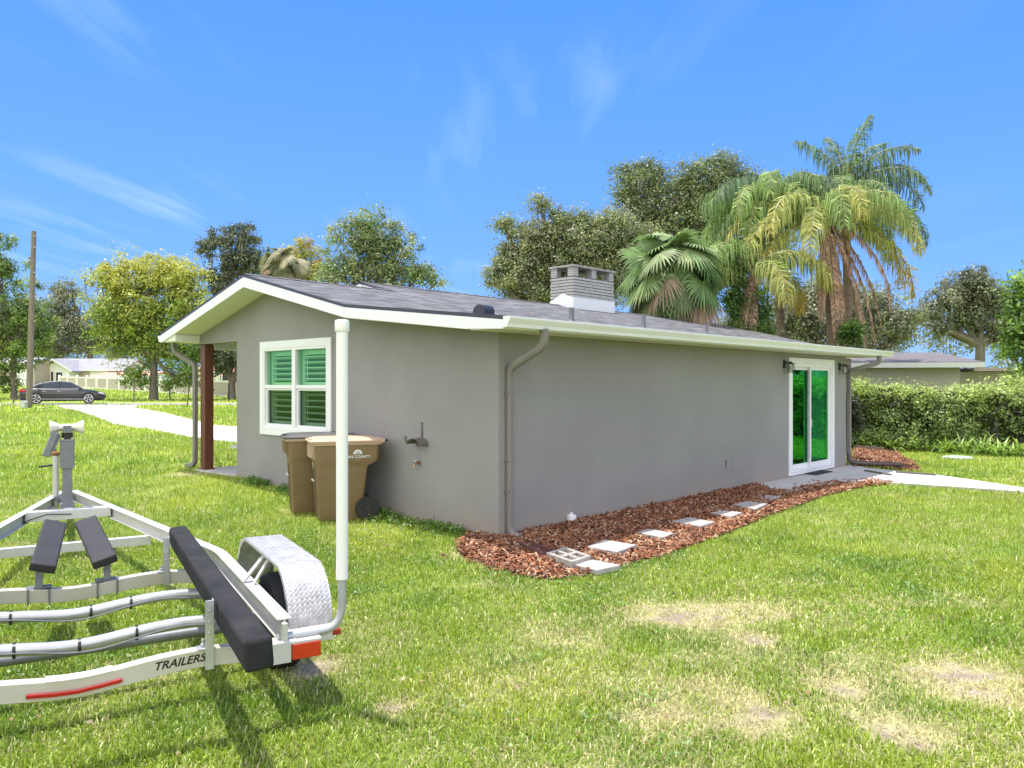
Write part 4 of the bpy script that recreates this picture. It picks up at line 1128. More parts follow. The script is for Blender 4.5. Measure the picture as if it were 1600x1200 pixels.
# jack
jk = empty('tongue_jack', (-0.13, 6.28, 0)); jk.parent = trailer
mb = MB(); mb.lathe([(.034, .42), (.034, 1.07), (.03, 1.09)], 16); mb.build('jack_tube', mat('jack_cream', (0.50, 0.47, 0.40), .4, .3, var=.15), jk, smooth=True)
mb = MB(); mb.lathe([(.024, .20), (.024, .45)], 12); mb.box(-.03, .03, -.03, .03, .14, .22); mb.build('inner_leg', M_galvd, jk, smooth=True)
mb = MB(); mb.lathe([(.02, 1.09), (.045, 1.10), (.045, 1.125), (.02, 1.14)], 12); mb.lathe([(.008, 1.14), (.008, 1.22)], 8); mb.build('jack_cap', mat('rust', (.20, .075, .03), .8, var=.3), jk, smooth=True)
mb = MB(); mb.tube([(-.02, 0, .98), (-.17, -.02, .965)], .012, 8); mb.build('crank', M_black, jk, smooth=True)
mb = MB(); mb.lathe([(.07, -.02), (.085, -.015), (.085, .015), (.07, .02)], 18, c=(0, 0, .09), axis='x'); mb.build('jack_wheel', M_rubber, jk, smooth=True)
mb = MB(); mb.box(-.02, .12, -.05, .05, .56, .60); mb.build('jack_clamp', M_galvd, jk)

# fenders (diamond plate), wheels, lights, guide posts
def diamond_mat():
    m, nt, p = new_mat('diamond_plate'); N, L = nt.nodes, nt.links
    uv = N.new('ShaderNodeUVMap'); uv.uv_map = 'UVMap'
    def lug(rot, off):
        mp = N.new('ShaderNodeMapping'); mp.inputs['Location'].default_value = off; mp.inputs['Scale'].default_value = (32, 32, 1)
        L.new(uv.outputs[0], mp.inputs[0])
        fr = N.new('ShaderNodeVectorMath'); fr.operation = 'FRACTION'; L.new(mp.outputs[0], fr.inputs[0])
        sb = N.new('ShaderNodeVectorMath'); sb.operation = 'SUBTRACT'; sb.inputs[1].default_value = (.5, .5, 0); L.new(fr.outputs[0], sb.inputs[0])
        rt = N.new('ShaderNodeVectorRotate'); rt.rotation_type = 'Z_AXIS'; rt.inputs['Angle'].default_value = rot; L.new(sb.outputs[0], rt.inputs['Vector'])
        ml = N.new('ShaderNodeVectorMath'); ml.operation = 'MULTIPLY'; ml.inputs[1].default_value = (2.1, 6.5, 0); L.new(rt.outputs[0], ml.inputs[0])
        ln = N.new('ShaderNodeVectorMath'); ln.operation = 'LENGTH'; L.new(ml.outputs[0], ln.inputs[0])
        r = N.new('ShaderNodeMapRange'); r.inputs['From Min'].default_value = 1.0; r.inputs['From Max'].default_value = 0.5; L.new(ln.outputs['Value'], r.inputs[0])
        return r.outputs[0]
    a = lug(R(45), (0, 0, 0)); b = lug(R(-45), (.5, .5, 0))
    mx = N.new('ShaderNodeMath'); mx.operation = 'MAXIMUM'; L.new(a, mx.inputs[0]); L.new(b, mx.inputs[1])
    bp = N.new('ShaderNodeBump'); bp.inputs['Strength'].default_value = .7; bp.inputs['Distance'].default_value = .004
    L.new(mx.outputs[0], bp.inputs['Height']); L.new(bp.outputs[0], p.inputs['Normal'])
    tc = N.new('ShaderNodeTexCoord'); nz = N.new('ShaderNodeTexNoise'); nz.inputs['Scale'].default_value = 14; nz.inputs['Detail'].default_value = 8
    L.new(tc.outputs['Object'], nz.inputs['Vector'])
    rp = N.new('ShaderNodeValToRGB'); rp.color_ramp.elements[0].position = .35; rp.color_ramp.elements[0].color = (.40, .385, .385, 1); rp.color_ramp.elements[1].position = .65; rp.color_ramp.elements[1].color = (.56, .545, .55, 1)
    L.new(nz.outputs[0], rp.inputs[0]); L.new(rp.outputs[0], p.inputs['Base Color']); p.inputs['Metallic'].default_value = .45; p.inputs['Roughness'].default_value = .42
    return m
M_dia = diamond_mat()
import bmesh
def fender(s):
    prof = [(.20, .375), (.20, .50), (.235, .62), (.30, .705), (.38, .765), (.47, .80), (1.50, .80), (1.60, .775), (1.70, .71), (1.77, .62), (1.80, .50), (1.80, .40)]
    x0, x1 = s * 1.115, s * 1.385
    bm = bmesh.new(); uvl = bm.loops.layers.uv.new('UVMap')
    d = [0]
    for p, q in zip(prof, prof[1:]): d.append(d[-1] + math.hypot(q[0] - p[0], q[1] - p[1]))
    A = [bm.verts.new((x0, y, z)) for y, z in prof]; B = [bm.verts.new((x1, y, z)) for y, z in prof]
    cy_, cz_ = 1.0, .40
    off = lambda p, k: (p[0] + (cy_ - p[0]) * k, p[1] + (cz_ - p[1]) * k)
    A2 = [bm.verts.new((x0, *off(p, .05))) for p in prof]; B2 = [bm.verts.new((x1, *off(p, .09))) for p in prof]
    def q(v, uv, mi=0):
        f = bm.faces.new(v); f.material_index = mi; f.smooth = True
        for l, c in zip(f.loops, uv): l[uvl].uv = c
    for i in range(len(prof) - 1):
        q((A[i], A[i + 1], B[i + 1], B[i]), ((x0, d[i]), (x0, d[i + 1]), (x1, d[i + 1]), (x1, d[i])))
        q((B[i], B[i + 1], B2[i + 1], B2[i]), ((x1, d[i]), (x1, d[i + 1]), (x1 + .04, d[i + 1]), (x1 + .04, d[i])))
        q((A[i], A[i + 1], A2[i + 1], A2[i]), ((x0, d[i]), (x0, d[i + 1]), (x0 + .03, d[i + 1]), (x0 + .03, d[i])), 1)
    bmesh.ops.recalc_face_normals(bm, faces=bm.faces)
    me = bpy.data.meshes.new('fender'); bm.to_mesh(me); bm.free(); me.materials.append(M_dia); me.materials.append(M_alu)
    me.set_sharp_from_angle(angle=R(40))
    o = bpy.data.objects.new('fender', me); COL.objects.link(o); o.parent = trailer
    sd = o.modifiers.new('thick', 'SOLIDIFY'); sd.thickness = .004; sd.offset = -1
    return o
for s_ in (1, -1):
    fender(s_)
    mb = MB(); mb.rect([(s_ * 1.0, .95, ZR + .012), (s_ * 1.16, 1.0, .775)], .035, .012); mb.rect([(s_ * 1.05, .86, ZR + .01), (s_ * 1.17, .93, .76)], .022, .012); mb.build('fender_brace', M_alu, trailer)
    mb = MB(); mb.box(*sorted((s_ * 1.09, s_ * 1.38)), .10, .24, .455, .47); mb.box(*sorted((s_ * 1.09, s_ * 1.36)), .10, .11, .40, .455); mb.build('fender_foot', M_alu, trailer, bevel=.003)
    wc = (s_ * 1.25, 1.0, .30)
    tw = empty('trailer_wheel', (0, 0, 0)); tw.parent = trailer
    mb = MB(); mb.lathe([(.20, -.10), (.27, -.108), (.315, -.09), (.33, -.06), (.33, .06), (.315, .09), (.27, .108), (.20, .10)], 32, c=wc, axis='x'); mb.build('tyre', M_rubber, tw, smooth=True)
    mb = MB(); mb.lathe([(.04, -.06), (.10, -.05), (.17, -.075), (.20, -.09), (.205, -.095), (.205, .095), (.20, .09), (.17, .075), (.10, .05), (.04, .06)], 24, c=wc, axis='x'); mb.build('rim', M_galv, tw, smooth=True)
    # rear corner plate and lamp
    mb = MB(); mb.box(*sorted((s_ * .955, s_ * 1.065)), -.055, -.045, .36, .478); mb.box(*sorted((s_ * .955, s_ * 1.10)), -.05, .06, .472, .48); mb.box(*sorted((s_ * 1.02, s_ * 1.05)), -.04, .03, .478, .58); mb.build('corner_plate', M_alu, trailer, bevel=.002)
    mb = MB(); mb.box(*sorted((s_ * 1.07, s_ * 1.235)), -.065, .0, .372, .462); lp = mb.build('tail_lamp', mat('red_lens', (.55, .035, .012), .22, var=.12, scale=25, spec=.6), trailer, bevel=.006)
    mb = MB(); mb.box(*sorted((s_ * 1.065, s_ * 1.24)), -.06, .02, .462, .474); mb.build('lamp_hood', M_alu, trailer)
    mb = MB(); mb.box(*sorted((s_ * 1.355, s_ * 1.40)), .09, .14, .425, .455); mb.build('side_marker', mat('dark_red_lens', (.30, .02, .015), .3), trailer)
    gx_ = s_ * 1.387
    pts = [(s_ * 1.0, 0.02, .487), (s_ * 1.22, 0.02, .487)] + arc((s_ * 1.26, .02, .487), (gx_, .02, .487), (gx_, .02, .64), 8) + [(gx_, .02, .95)]
    mb = MB(); mb.tube(pts, .024, 14); mb.build('guide_pipe', mat('grey_pipe', (.40, .41, .43), .4, .3), trailer, smooth=True)
    mb = MB(); mb.tube([(gx_, .02, .78), (gx_, .02, 2.28)], .0355, 20)
    mb.lathe([(.042, 0), (.044, .004), (.044, .056), (.040, .068), (.02, .073)], 20, c=(gx_, .02, 2.265)); mb.build('guide_sleeve', mat('white_pvc', (.82, .81, .78), .35, var=.02), trailer, smooth=True)
# axle and springs
mb = MB(); mb.tube([(-1.2, 1.0, .30), (1.2, 1.0, .30)], .035, 10); mb.build('axle', M_galvd, trailer, smooth=True)
for s_ in (1, -1):
    mb = MB(); mb.rect([(s_ * 1.04, .62, .43), (s_ * 1.04, .8, .36), (s_ * 1.04, 1.0, .335), (s_ * 1.04, 1.2, .36), (s_ * 1.04, 1.38, .43)], .05, .025); mb.build('spring', M_galvd, trailer)
# red strip, white tape and lettering on the rear beam
mb = MB(); x_ = [-.22, -.1, 0.0, .1, .2]
mb.sweep([(x, -.047, zsm(x) - .062 + (.004 if x > .05 else 0)) for x in x_], [(-.009, -.010), (.009, -.010), (.009, .010), (-.009, .010)]); mb.build('red_reflector', mat('red_reflector', (.42, .012, .012), .3), rear_beam, bevel=.003)
mb = MB(); x_ = [-.14, -.05, .03, .10, .16]
mb.sweep([(x, .0, zsm(x) + .0025) for x in x_], [(-.042, -.0025), (.042, -.0025), (.042, .0015), (-.042, .0015)]); mb.build('white_tape', M_vinyl, rear_beam)
def text_obj(name, body, size, m, parent, M_, extr=.0006, shear=0.0, bold=0.0, align='CENTER', space=1.0):
    cu = bpy.data.curves.new(name, 'FONT'); cu.body = body; cu.size = size; cu.extrude = extr; cu.shear = shear; cu.offset = bold; cu.align_x = align; cu.align_y = 'CENTER'; cu.space_character = space
    t = bpy.data.objects.new(name, cu); COL.objects.link(t)
    bpy.context.view_layer.update()
    me = bpy.data.meshes.new_from_object(t.evaluated_get(bpy.context.evaluated_depsgraph_get()))
    bpy.data.objects.remove(t); bpy.data.curves.remove(cu)
    me.materials.clear(); me.materials.append(m)
    me.transform(M_)
    o = bpy.data.objects.new(name, me); COL.objects.link(o); o.parent = parent
    return o
Mt = Matrix.Translation((.475, -.0388, zsm(.475) - .045)) @ Matrix.Rotation(R(-2), 4, 'Y') @ Matrix.Rotation(R(90), 4, 'X')
text_obj('lettering', 'TRAILERS', .060, M_black, rear_beam, Mt, shear=.35, bold=.0012, space=1.02)

# ------------------------------------------------------------------ wheeled bins
def rrect(x0, x1, y0, y1, r, n=4):
    pts = []
    for cx_, cy_, a0 in ((x1 - r, y1 - r, 0), (x0 + r, y1 - r, 90), (x0 + r, y0 + r, 180), (x1 - r, y0 + r, 270)):
        for i in range(n + 1):
            a = R(a0 + 90 * i / n); pts.append((cx_ + r * math.cos(a), cy_ + r * math.sin(a)))
    return pts
def loft(mb, secs, mi=0, cap=True):
    n = len(secs[0][1]); vs = []
    for z, ring_ in secs: vs += [(x, y, z) for x, y in ring_]
    fs = []
    for i in range(len(secs) - 1):
        for k in range(n):
            k2 = (k + 1) % n; fs.append((i * n + k, i * n + k2, (i + 1) * n + k2, (i + 1) * n + k))
    if cap: fs += [tuple(range(n - 1, -1, -1)), tuple((len(secs) - 1) * n + k for k in range(n))]
    mb.add(vs, fs, mi)
M_tan = mat('tan_plastic', (0.205, 0.137, 0.070), 0.5, var=0.10, scale=2.2, detail=8, bump=.05, bscale=120)
M_tan2 = mat('faded_tan_lid', (0.50, 0.36, 0.26), 0.5, var=0.07, scale=3, detail=8)
M_gl = mat('grey_lid', (0.09, 0.09, 0.092), 0.4, var=0.08, scale=3)
M_bar = mat('white_bar', (.75, .75, .73), .4)
def bin_(loc, rz_, label, lidm, marks):
    b = empty('wheeled_bin', loc, rz_, label, 'bin', 'wheeled bins beside the gable wall')
    mb = MB()
    loft(mb, [(0.0, rrect(.03, .56, -.22, .22, .04)), (.03, rrect(.0, .58, -.235, .235, .05)), (.70, rrect(-.035, .655, -.275, .275, .05)), (.74, rrect(-.04, .67, -.28, .28, .05)),
              (.79, rrect(-.05, .775, -.295, .295, .06)), (.83, rrect(-.055, .80, -.30, .30, .06)), (1.035, rrect(-.075, .815, -.31, .31, .06))])
    mb.build('bin_body', M_tan, b, smooth=True)
    mb = MB(); loft(mb, [(1.03, rrect(-.10, .85, -.325, .325, .06)), (1.06, rrect(-.11, .87, -.335, .335, .06)), (1.065, rrect(-.10, .86, -.325, .325, .06))]); mb.build('rim', M_tan2, b, smooth=True)
    mb = MB()      # lip at the front like a shallow crate
    mb.add([(-.075, -.20, .84), (-.075, .20, .84), (-.105, .27, 1.03), (-.105, -.27, 1.03), (-.03, -.22, .84), (-.03, .22, .84), (-.03, .30, 1.03), (-.03, -.30, 1.03)],
           [(0, 1, 2, 3), (4, 7, 6, 5), (0, 3, 7, 4), (1, 5, 6, 2), (0, 4, 5, 1), (3, 2, 6, 7)])
    for i in range(-6, 7):
        mb.box(-.112, -.085, i * .032 - .004, i * .032 + .004, .86, 1.02, 0, Matrix.Translation((0, 0, 0)))
    mb.build('front_lip', M_tan2 if marks else M_tan, b, bevel=.004)
    mb = MB()      # lifting pocket down the front, with its bar
    for a_, b_ in ((-.085, -.045), (.045, .085)):
        mb.add([(-.012, a_, .04), (-.012, b_, .04), (-.048, b_, .70), (-.048, a_, .70), (.02, a_, .04), (.02, b_, .04), (.0, b_, .70), (.0, a_, .70)], [(0, 1, 2, 3), (0, 3, 7, 4), (1, 5, 6, 2), (3, 2, 6, 7), (0, 4, 5, 1)])
    mb.build('pocket_ribs', M_tan, b)
    mb = MB(); mb.add([(-.0105, -.044, .05), (-.0105, .044, .05), (-.0345, .044, .50), (-.0345, -.044, .50)], [(0, 1, 2, 3)]); mb.add([(-.0375, -.044, .56), (-.0375, .044, .56), (-.0425, .044, .66), (-.0425, -.044, .66)], [(0, 1, 2, 3)])
    mb.build('pocket', mat('dark_tan', (.07, .045, .025), .7), b)
    mb = MB(); mb.tube([(-.055, -.08, .54), (-.055, .08, .54)], .014, 8); mb.build('lift_bar', M_bar, b, smooth=True)
    mb = MB()      # lid, slightly domed, with side ribs and a hinge bar
    loft(mb, [(1.066, rrect(-.13, .84, -.33, .33, .05)), (1.09, rrect(-.135, .845, -.335, .335, .06)), (1.105, rrect(-.10, .83, -.31, .31, .06)), (1.128, rrect(-.02, .76, -.25, .25, .08)), (1.134, rrect(.10, .64, -.15, .15, .08))])
    lid = mb.build('lid', lidm, b, smooth=True)
    mb = MB(); mb.box(-.115, -.06, -.16, .16, 1.098, 1.116); mb.box(-.05, .03, -.12, -.03, 1.118, 1.123); mb.box(-.05, .03, .03, .12, 1.118, 1.123); mb.build('lid_recess', M_black if not marks else M_tan2, lid, bevel=.004)
    mb = MB(); mb.tube([(.90, -.31, 1.085), (.90, .31, 1.085)], .017, 10)
    for y in (-.30, -.1, .1, .30): mb.box(.80, .90, y - .012, y + .012, 1.06, 1.095)
    mb.build('handle', lidm if not marks else M_tan2, b, bevel=.003)
    mb = MB(); mb.tube([(.90, -.335, 1.085), (.90, .335, 1.085)], .009, 8); mb.tube([(.90, -.335, 1.085), (.90, -.312, 1.085)], .022, 10); mb.build('hinge_pin', M_black, b, smooth=True)
    mb = MB(); mb.tube([(.62, -.29, .155), (.62, .29, .155)], .012, 8); mb.build('axle', M_black, b, smooth=True)
    for s in (-1, 1):
        w = MB(); c = (.64, s * .285, .155)
        w.lathe([(.115, -.03), (.15, -.032), (.157, -.02), (.157, .02), (.15, .032), (.115, .03)], 28, c=c, axis='y')
        ty = w.build('bin_wheel', M_rubber, b, smooth=True)
        h = MB(); h.lathe([(.112, -.006), (.112, .006)], 24, c=c, axis='y'); h.lathe([(.03, -.03), (.03, .03)], 12, c=c, axis='y')
        for k in range(7):
            a = 2 * math.pi * k / 7; d = Vector((math.cos(a), 0, math.sin(a)))
            h.rect([Vector(c) + d * .03, Vector(c) + d * .112], .022, .042, up=(0, 1, 0))
        h.build('hub', mat('hub_grey', (.06, .062, .06), .4), ty)
    if marks:
        e = MB(); c0 = Vector((.505, -.3055, .925)); yy = -.313
        n = 24; r_ = .062
        pts = [(c0.x + r_ * math.cos(math.pi * i / n), yy, .905 + r_ * math.sin(math.pi * i / n)) for i in range(n + 1)]
        e.add(pts, [tuple(range(n + 1))]); em = e.build('emblem', M_bar, b)
        d_ = MB()
        for (ox, oz, k) in ((-.012, .938, 1.0), (.014, .932, .8)):
            d_.add([(c0.x + ox - .022 * k, yy - .001, oz), (c0.x + ox, yy - .001, oz - .010), (c0.x + ox + .022 * k, yy - .001, oz + .006), (c0.x + ox + .006, yy - .001, oz + .004), (c0.x + ox, yy - .001, oz - .003), (c0.x + ox - .008, yy - .001, oz + .006)], [(0, 1, 2, 3, 4, 5)])
        d_.add([(c0.x - .05, yy - .001, .913), (c0.x + .03, yy - .001, .910), (c0.x + .05, yy - .001, .916), (c0.x, yy - .001, .919)], [(0, 1, 2, 3)])
        d_.build('emblem_birds', mat('dark_print', (.09, .07, .05), .6), em)
        Mx = Matrix.Rotation(R(90), 4, 'X')
        text_obj('lettering', 'LAKE COUNTY', .050, M_bar, b, Matrix.Translation((.505, -.3105, .868)) @ Mx, bold=.0008)
        text_obj('lettering', 'FLORIDA', .022, mat('faint_print', (.40, .35, .29), .6), b, Matrix.Translation((.505, -.3065, .832)) @ Mx)
        for k, (z_, w_) in enumerate(((.775, .075), (.745, .085), (.715, .05))):
            q = MB(); xx = -.048 - .004
            for j in range(5 if k < 2 else 3):
                ya = w_ / 2 - j * w_ / (5 if k < 2 else 3); q.box(xx - .002 - (z_ - .70) * .05, xx - (z_ - .70) * .05 + .004, ya - w_ / 5 * .8, ya, z_ - .011, z_ + .011)
            q.build('number_print', mat('faded_print', (.55, .50, .42), .6), b)
    return b
dx_ = Vector((.93, .36, 0)).normalized(); wy_ = Vector((-.36, .93, 0)).normalized()
BR = math.atan2(.36, .93)
P1 = Vector((-2.80, 10.97, 0)) - wy_ * .30
P2 = Vector((-3.29, 11.44, 0)) - wy_ * .30
for P_, lab, lm, mk in ((P1, 'nearer tan wheeled bin with tan lid and white LAKE COUNTY print', M_tan2, True), (P2, 'farther tan wheeled bin with dark grey lid standing under the window', M_gl, False)):
    P_.z = float(hz(P_.x + .2, P_.y)) + 0.0
    bin_(P_, BR, lab, lm, mk)
# ------------------------------------------------------------------ utility pole, car, posts, fence, far houses
b0 = gp(45, 637.5); pole = MB()
topz = CAMZ + (600 - 361) / F * b0.y
tp = Vector(((53 - 800) / F * b0.y, b0.y, topz))
pole.tube([b0 - Vector((0, 0, .3)), b0.lerp(tp, .5), tp], [.165, .145, .12], 14)
pole_o = empty('utility_pole', (0, 0, 0), 0, 'tall bare grey wooden utility pole standing at the roadside', 'pole')
pole.build('pole_shaft', M_wood_pole, pole_o, smooth=True)
mb = MB()
for k, (zz, dx) in enumerate(((topz - .3, .13), (topz - 1.5, -.17), (topz - 1.7, -.16), (topz - .9, .14), (topz - 2.3, .14))):
    u = (zz - b0.z) / (topz - b0.z); x = b0.x + (tp.x - b0.x) * u + dx
    mb.box(x - .05, x + .05, b0.y - .16, b0.y - .06, zz - .04, zz + .05)
mb.build('pole_bolt', mat('old_metal', (.30, .29, .28), .6), pole_o)
p = gp(37, 638.5); mb = MB(); mb.box(p.x - .13, p.x + .13, p.y - .13, p.y + .13, p.z - .05, p.z + .36); mb.prism([(p.x - .14, p.z + .36), (p.x + .14, p.z + .36), (p.x + .08, p.z + .43), (p.x - .08, p.z + .43)], 'y', p.y - .14, p.y + .14)
tag(mb.build('utility_pedestal', mat('pale_green_grey', (.50, .53, .47), .6), bevel=.01), 'small pale green utility pedestal at the foot of the pole', 'pedestal')

# the car: x forward, y left
CY_ = 49.6
cl_ = at(30, 600, CY_); cr_ = at(165.5, 600, CY_)
LEN = (cr_.x - cl_.x) / 1.156
cz = float(hz((cl_.x + cr_.x) / 2, CY_)) + .012
car = empty('parked_car', ((cl_.x + cr_.x) / 2 + .05, CY_, cz), R(30), 'dark grey four-door sedan with bright alloy wheels stopped on the road', 'car')
k_ = LEN / 4.88
M_car = mat('dark_car_paint', (.028, .027, .030), .25, .3, var=.05, coat=.8)
M_cglass = mat('dark_window_glass', (.03, .035, .035), .05, var=.02, spec=.9)
M_rim = mat('alloy', (.72, .72, .72), .3, .6)
def car_build():
    st = [(-2.44, .62, .30, .72, .80), (-2.40, .80, .22, .92, .86), (-2.2, .88, .20, 1.00, .90), (-1.75, .92, .19, 1.03, .93), (-1.2, .93, .18, 1.00, .94), (0, .93, .17, .96, .93), (.8, .93, .17, .95, .93),
          (1.2, .92, .18, .93, .92), (1.7, .90, .19, .86, .90), (2.15, .85, .20, .76, .85), (2.36, .74, .22, .66, .76), (2.44, .58, .30, .56, .60)]
    vs = []; n = 12
    for x, w, zl, zt, ws_ in st:
        half = [(0.0, zl), (w * .80, zl), (w * .97, zl + .10), (w, (zl + zt) / 2 + .0), (w * .985, zt - .14), (w * .90, zt - .03), (w * .60, zt + .015)]
        ring_ = half + [(-y, z) for y, z in reversed(half[1:])]
        vs += [(x * k_, y, z) for y, z in ring_]
    m = 13; fs = []
    for i in range(len(st) - 1):
        for k in range(m):
            k2 = (k + 1) % m; fs.append((i * m + k, i * m + k2, (i + 1) * m + k2, (i + 1) * m + k))
    fs += [tuple(range(m)), tuple((len(st) - 1) * m + k for k in range(m - 1, -1, -1))]
    mb = MB(); mb.add(vs, fs); body = mb.build('car_body', M_car, car, smooth=True)
    sd = body.modifiers.new('sub', 'SUBSURF'); sd.levels = 1; sd.render_levels = 2
    # greenhouse: glass with a roof panel
    gs = [(-1.95, .99, .99), (-1.35, 1.26, .99), (-.75, 1.40, .96), (-.1, 1.44, .955), (.45, 1.36, .95), (1.15, .96, .94)]
    def roof_pts(w_top, dz=0): return [(x * k_, z + dz) for x, z, _ in gs]
    mb = MB(); vs = []
    for x, zt, zb in gs:
        u = (zt - .95) / .5
        hw_b = .84; hw_t = .84 - .22 * max(0, u)
        vs += [(x * k_, -hw_b, zb - .05), (x * k_, -hw_t, zt), (x * k_, hw_t, zt), (x * k_, hw_b, zb - .05)]
    fs = []
    for i in range(len(gs) - 1):
        a = i * 4; b = a + 4
        fs += [(a, b, b + 1, a + 1), (a + 1, b + 1, b + 2, a + 2), (a + 2, b + 2, b + 3, a + 3)]
    fs += [(0, 1, 2, 3), (23, 22, 21, 20)]
    mb.add(vs, fs); mb.build('window_glass', M_cglass, car, smooth=True)
    mb = MB(); vs = []
    for x, zt, zb in gs:
        u = (zt - .95) / .5; t_ = .84 - .22 * max(0, u)
        vs += [(x * k_, -t_ - .015, zt - .03), (x * k_, -t_ + .03, zt + .022), (x * k_, t_ - .03, zt + .022), (x * k_, t_ + .015, zt - .03)]
    fs = []
    for i in range(len(gs) - 1):
        a = i * 4; b = a + 4
        fs += [(a, b, b + 1, a + 1)] + ([(a + 1, b + 1, b + 2, a + 2)] if 1 <= i <= 3 else []) + [(a + 2, b + 2, b + 3, a + 3)]
    mb.add(vs, fs); mb.build('roof_panel', mat('roof_sky_reflection', (.42, .42, .43), .2, .5, coat=1.0), car, smooth=True)  # dark car's roof: the sky's reflection is put into a pale base colour
    for s in (-1, 1):
        mb = MB()
        for (x0, z0, x1, z1) in ((-.18, .93, -.22, 1.43), (-1.38, .95, -1.05, 1.34)):
            mb.rect([(x0 * k_, s * .85, z0), (x1 * k_, s * .655, z1)], .06, .02, up=(0, 1, 0))
        mb.build('door_pillar', M_black, car)
        mb = MB(); mb.rect([(-1.75 * k_, s * .925, .985), (-.2, s * .935, .955), (1.05 * k_, s * .93, .945)], .012, .02); mb.rect([(-1.2 * k_, s * .945, .32), (1.2 * k_, s * .945, .30)], .012, .025); mb.build('chrome_strip', M_rim, car)
        mb = MB(); mb.box(.86 * k_, 1.02 * k_, *sorted((s * .90, s * 1.05)), .93, 1.03); mb.build('side_mirror', M_car, car, bevel=.02)
        for x in (-.32, -1.15): 
            mb = MB(); mb.box(x * k_, (x + .18) * k_, *sorted((s * .935, s * .955)), .80, .825); mb.build('door_handle', M_rim, car)
        for x, nm in ((-1.50, 0), (1.42, 0)):
            a = MB(); c = (x * k_, s * .845, .345)
            a.lathe([(.25, -.10), (.335, -.105), (.35, -.07), (.35, .07), (.335, .105), (.25, .10)], 32, c=c, axis='y'); ty = a.build('car_wheel', M_rubber, car, smooth=True)
            h = MB(); cc = Vector((c[0], s * .945, c[2])); h.lathe([(.25, -.012), (.262, .0), (.25, .012)], 28, c=tuple(cc), axis='y'); h.lathe([(.06, -.02), (.06, .02)], 12, c=tuple(cc), axis='y')
            rim = h.build('rim', M_black, ty)
            h = MB(); cc = Vector((c[0], s * .965, c[2]))
            h.prism([(cc.x + .255 * math.cos(a_), cc.z + .255 * math.sin(a_)) for a_ in [2 * math.pi * i / 32 for i in range(33)]] + [(cc.x + .225 * math.cos(a_), cc.z + .225 * math.sin(a_)) for a_ in [-2 * math.pi * i / 32 for i in range(33)]], 'y', cc.y - .01, cc.y + .01)
            for q in range(5):
                for dd in (-.13, .13):
                    a_ = 2 * math.pi * q / 5 + .3; d0 = Vector((math.cos(a_), 0, math.sin(a_))); d1 = Vector((math.cos(a_ + dd + .18), 0, math.sin(a_ + dd + .18)))
                    h.rect([cc + d0 * .04, cc + d1 * .235], .025, .045, up=(0, 1, 0))
            h.build('spokes', M_rim, ty)
            ar = MB(); ar.prism([(c[0] + .395 * math.cos(R(q)), .345 + .395 * math.sin(R(q))) for q in range(-12, 193, 9)], 'y', *sorted((s * .60, s * .930))); ar.build('wheel_arch', M_black, car) 
        mb = MB(); mb.prism([(-2.42 * k_, .78), (-2.05 * k_, .80), (-2.08 * k_, .93), (-2.36 * k_, .92)], 'y', *sorted((s * .62, s * .90))); mb.build('tail_light', mat('red_glass', (.75, .03, .02), .2), car, bevel=.02)
        mb = MB(); mb.prism([(2.38 * k_, .56), (1.98 * k_, .68), (1.95 * k_, .76), (2.22 * k_, .70)], 'y', *sorted((s * .55, s * .86))); mb.build('headlight', mat('lamp_clear', (.75, .76, .78), .1), car, bevel=.02)
    mb = MB(); mb.box(2.36 * k_, 2.45 * k_, -.5, .5, .34, .54); mb.build('grille', M_black, car, bevel=.03)
car_build()

# thin dark stakes and posts on the verge
STK = [((292, 636.5), 596, (297, 592), 'thin black garden post with pale round top near the driveway'), ((160, 613), 600, (163, 600), 'short leaning dark stake in front of the white fence'),
       ((266, 628), 606, (265, 606), 'short dark stake beside the leafy roadside tree'), ((357.5, 628), 600, (357.5, 600), 'dark stake seen through the porch opening'), ((209, 629), 592, (210, 592), 'thin brown stake left of the roadside tree trunk'),
       ((21, 631), 598, (22, 598), 'thin brown stake at the far left behind the car')]
for (a, ty_, (tx, tyy), lab) in STK:
    g = gp(*a); T_ = Vector(((tx - 800) / F * g.y, g.y, CAMZ + (600 - tyy) / F * g.y))
    mb = MB(); mb.tube([g - Vector((0, 0, .1)), T_], .045 if a[0] != 292 else .03, 8)
    if a[0] == 292: mb.lathe([(.05, 0), (.10, .06), (.09, .13), (.03, .16)], 12, c=tuple(T_))
    tag(mb.build('stake', M_black if a[0] in (292, 266, 357.5, 160) else M_bark, smooth=True), lab, 'stake', 'stakes on the verge')

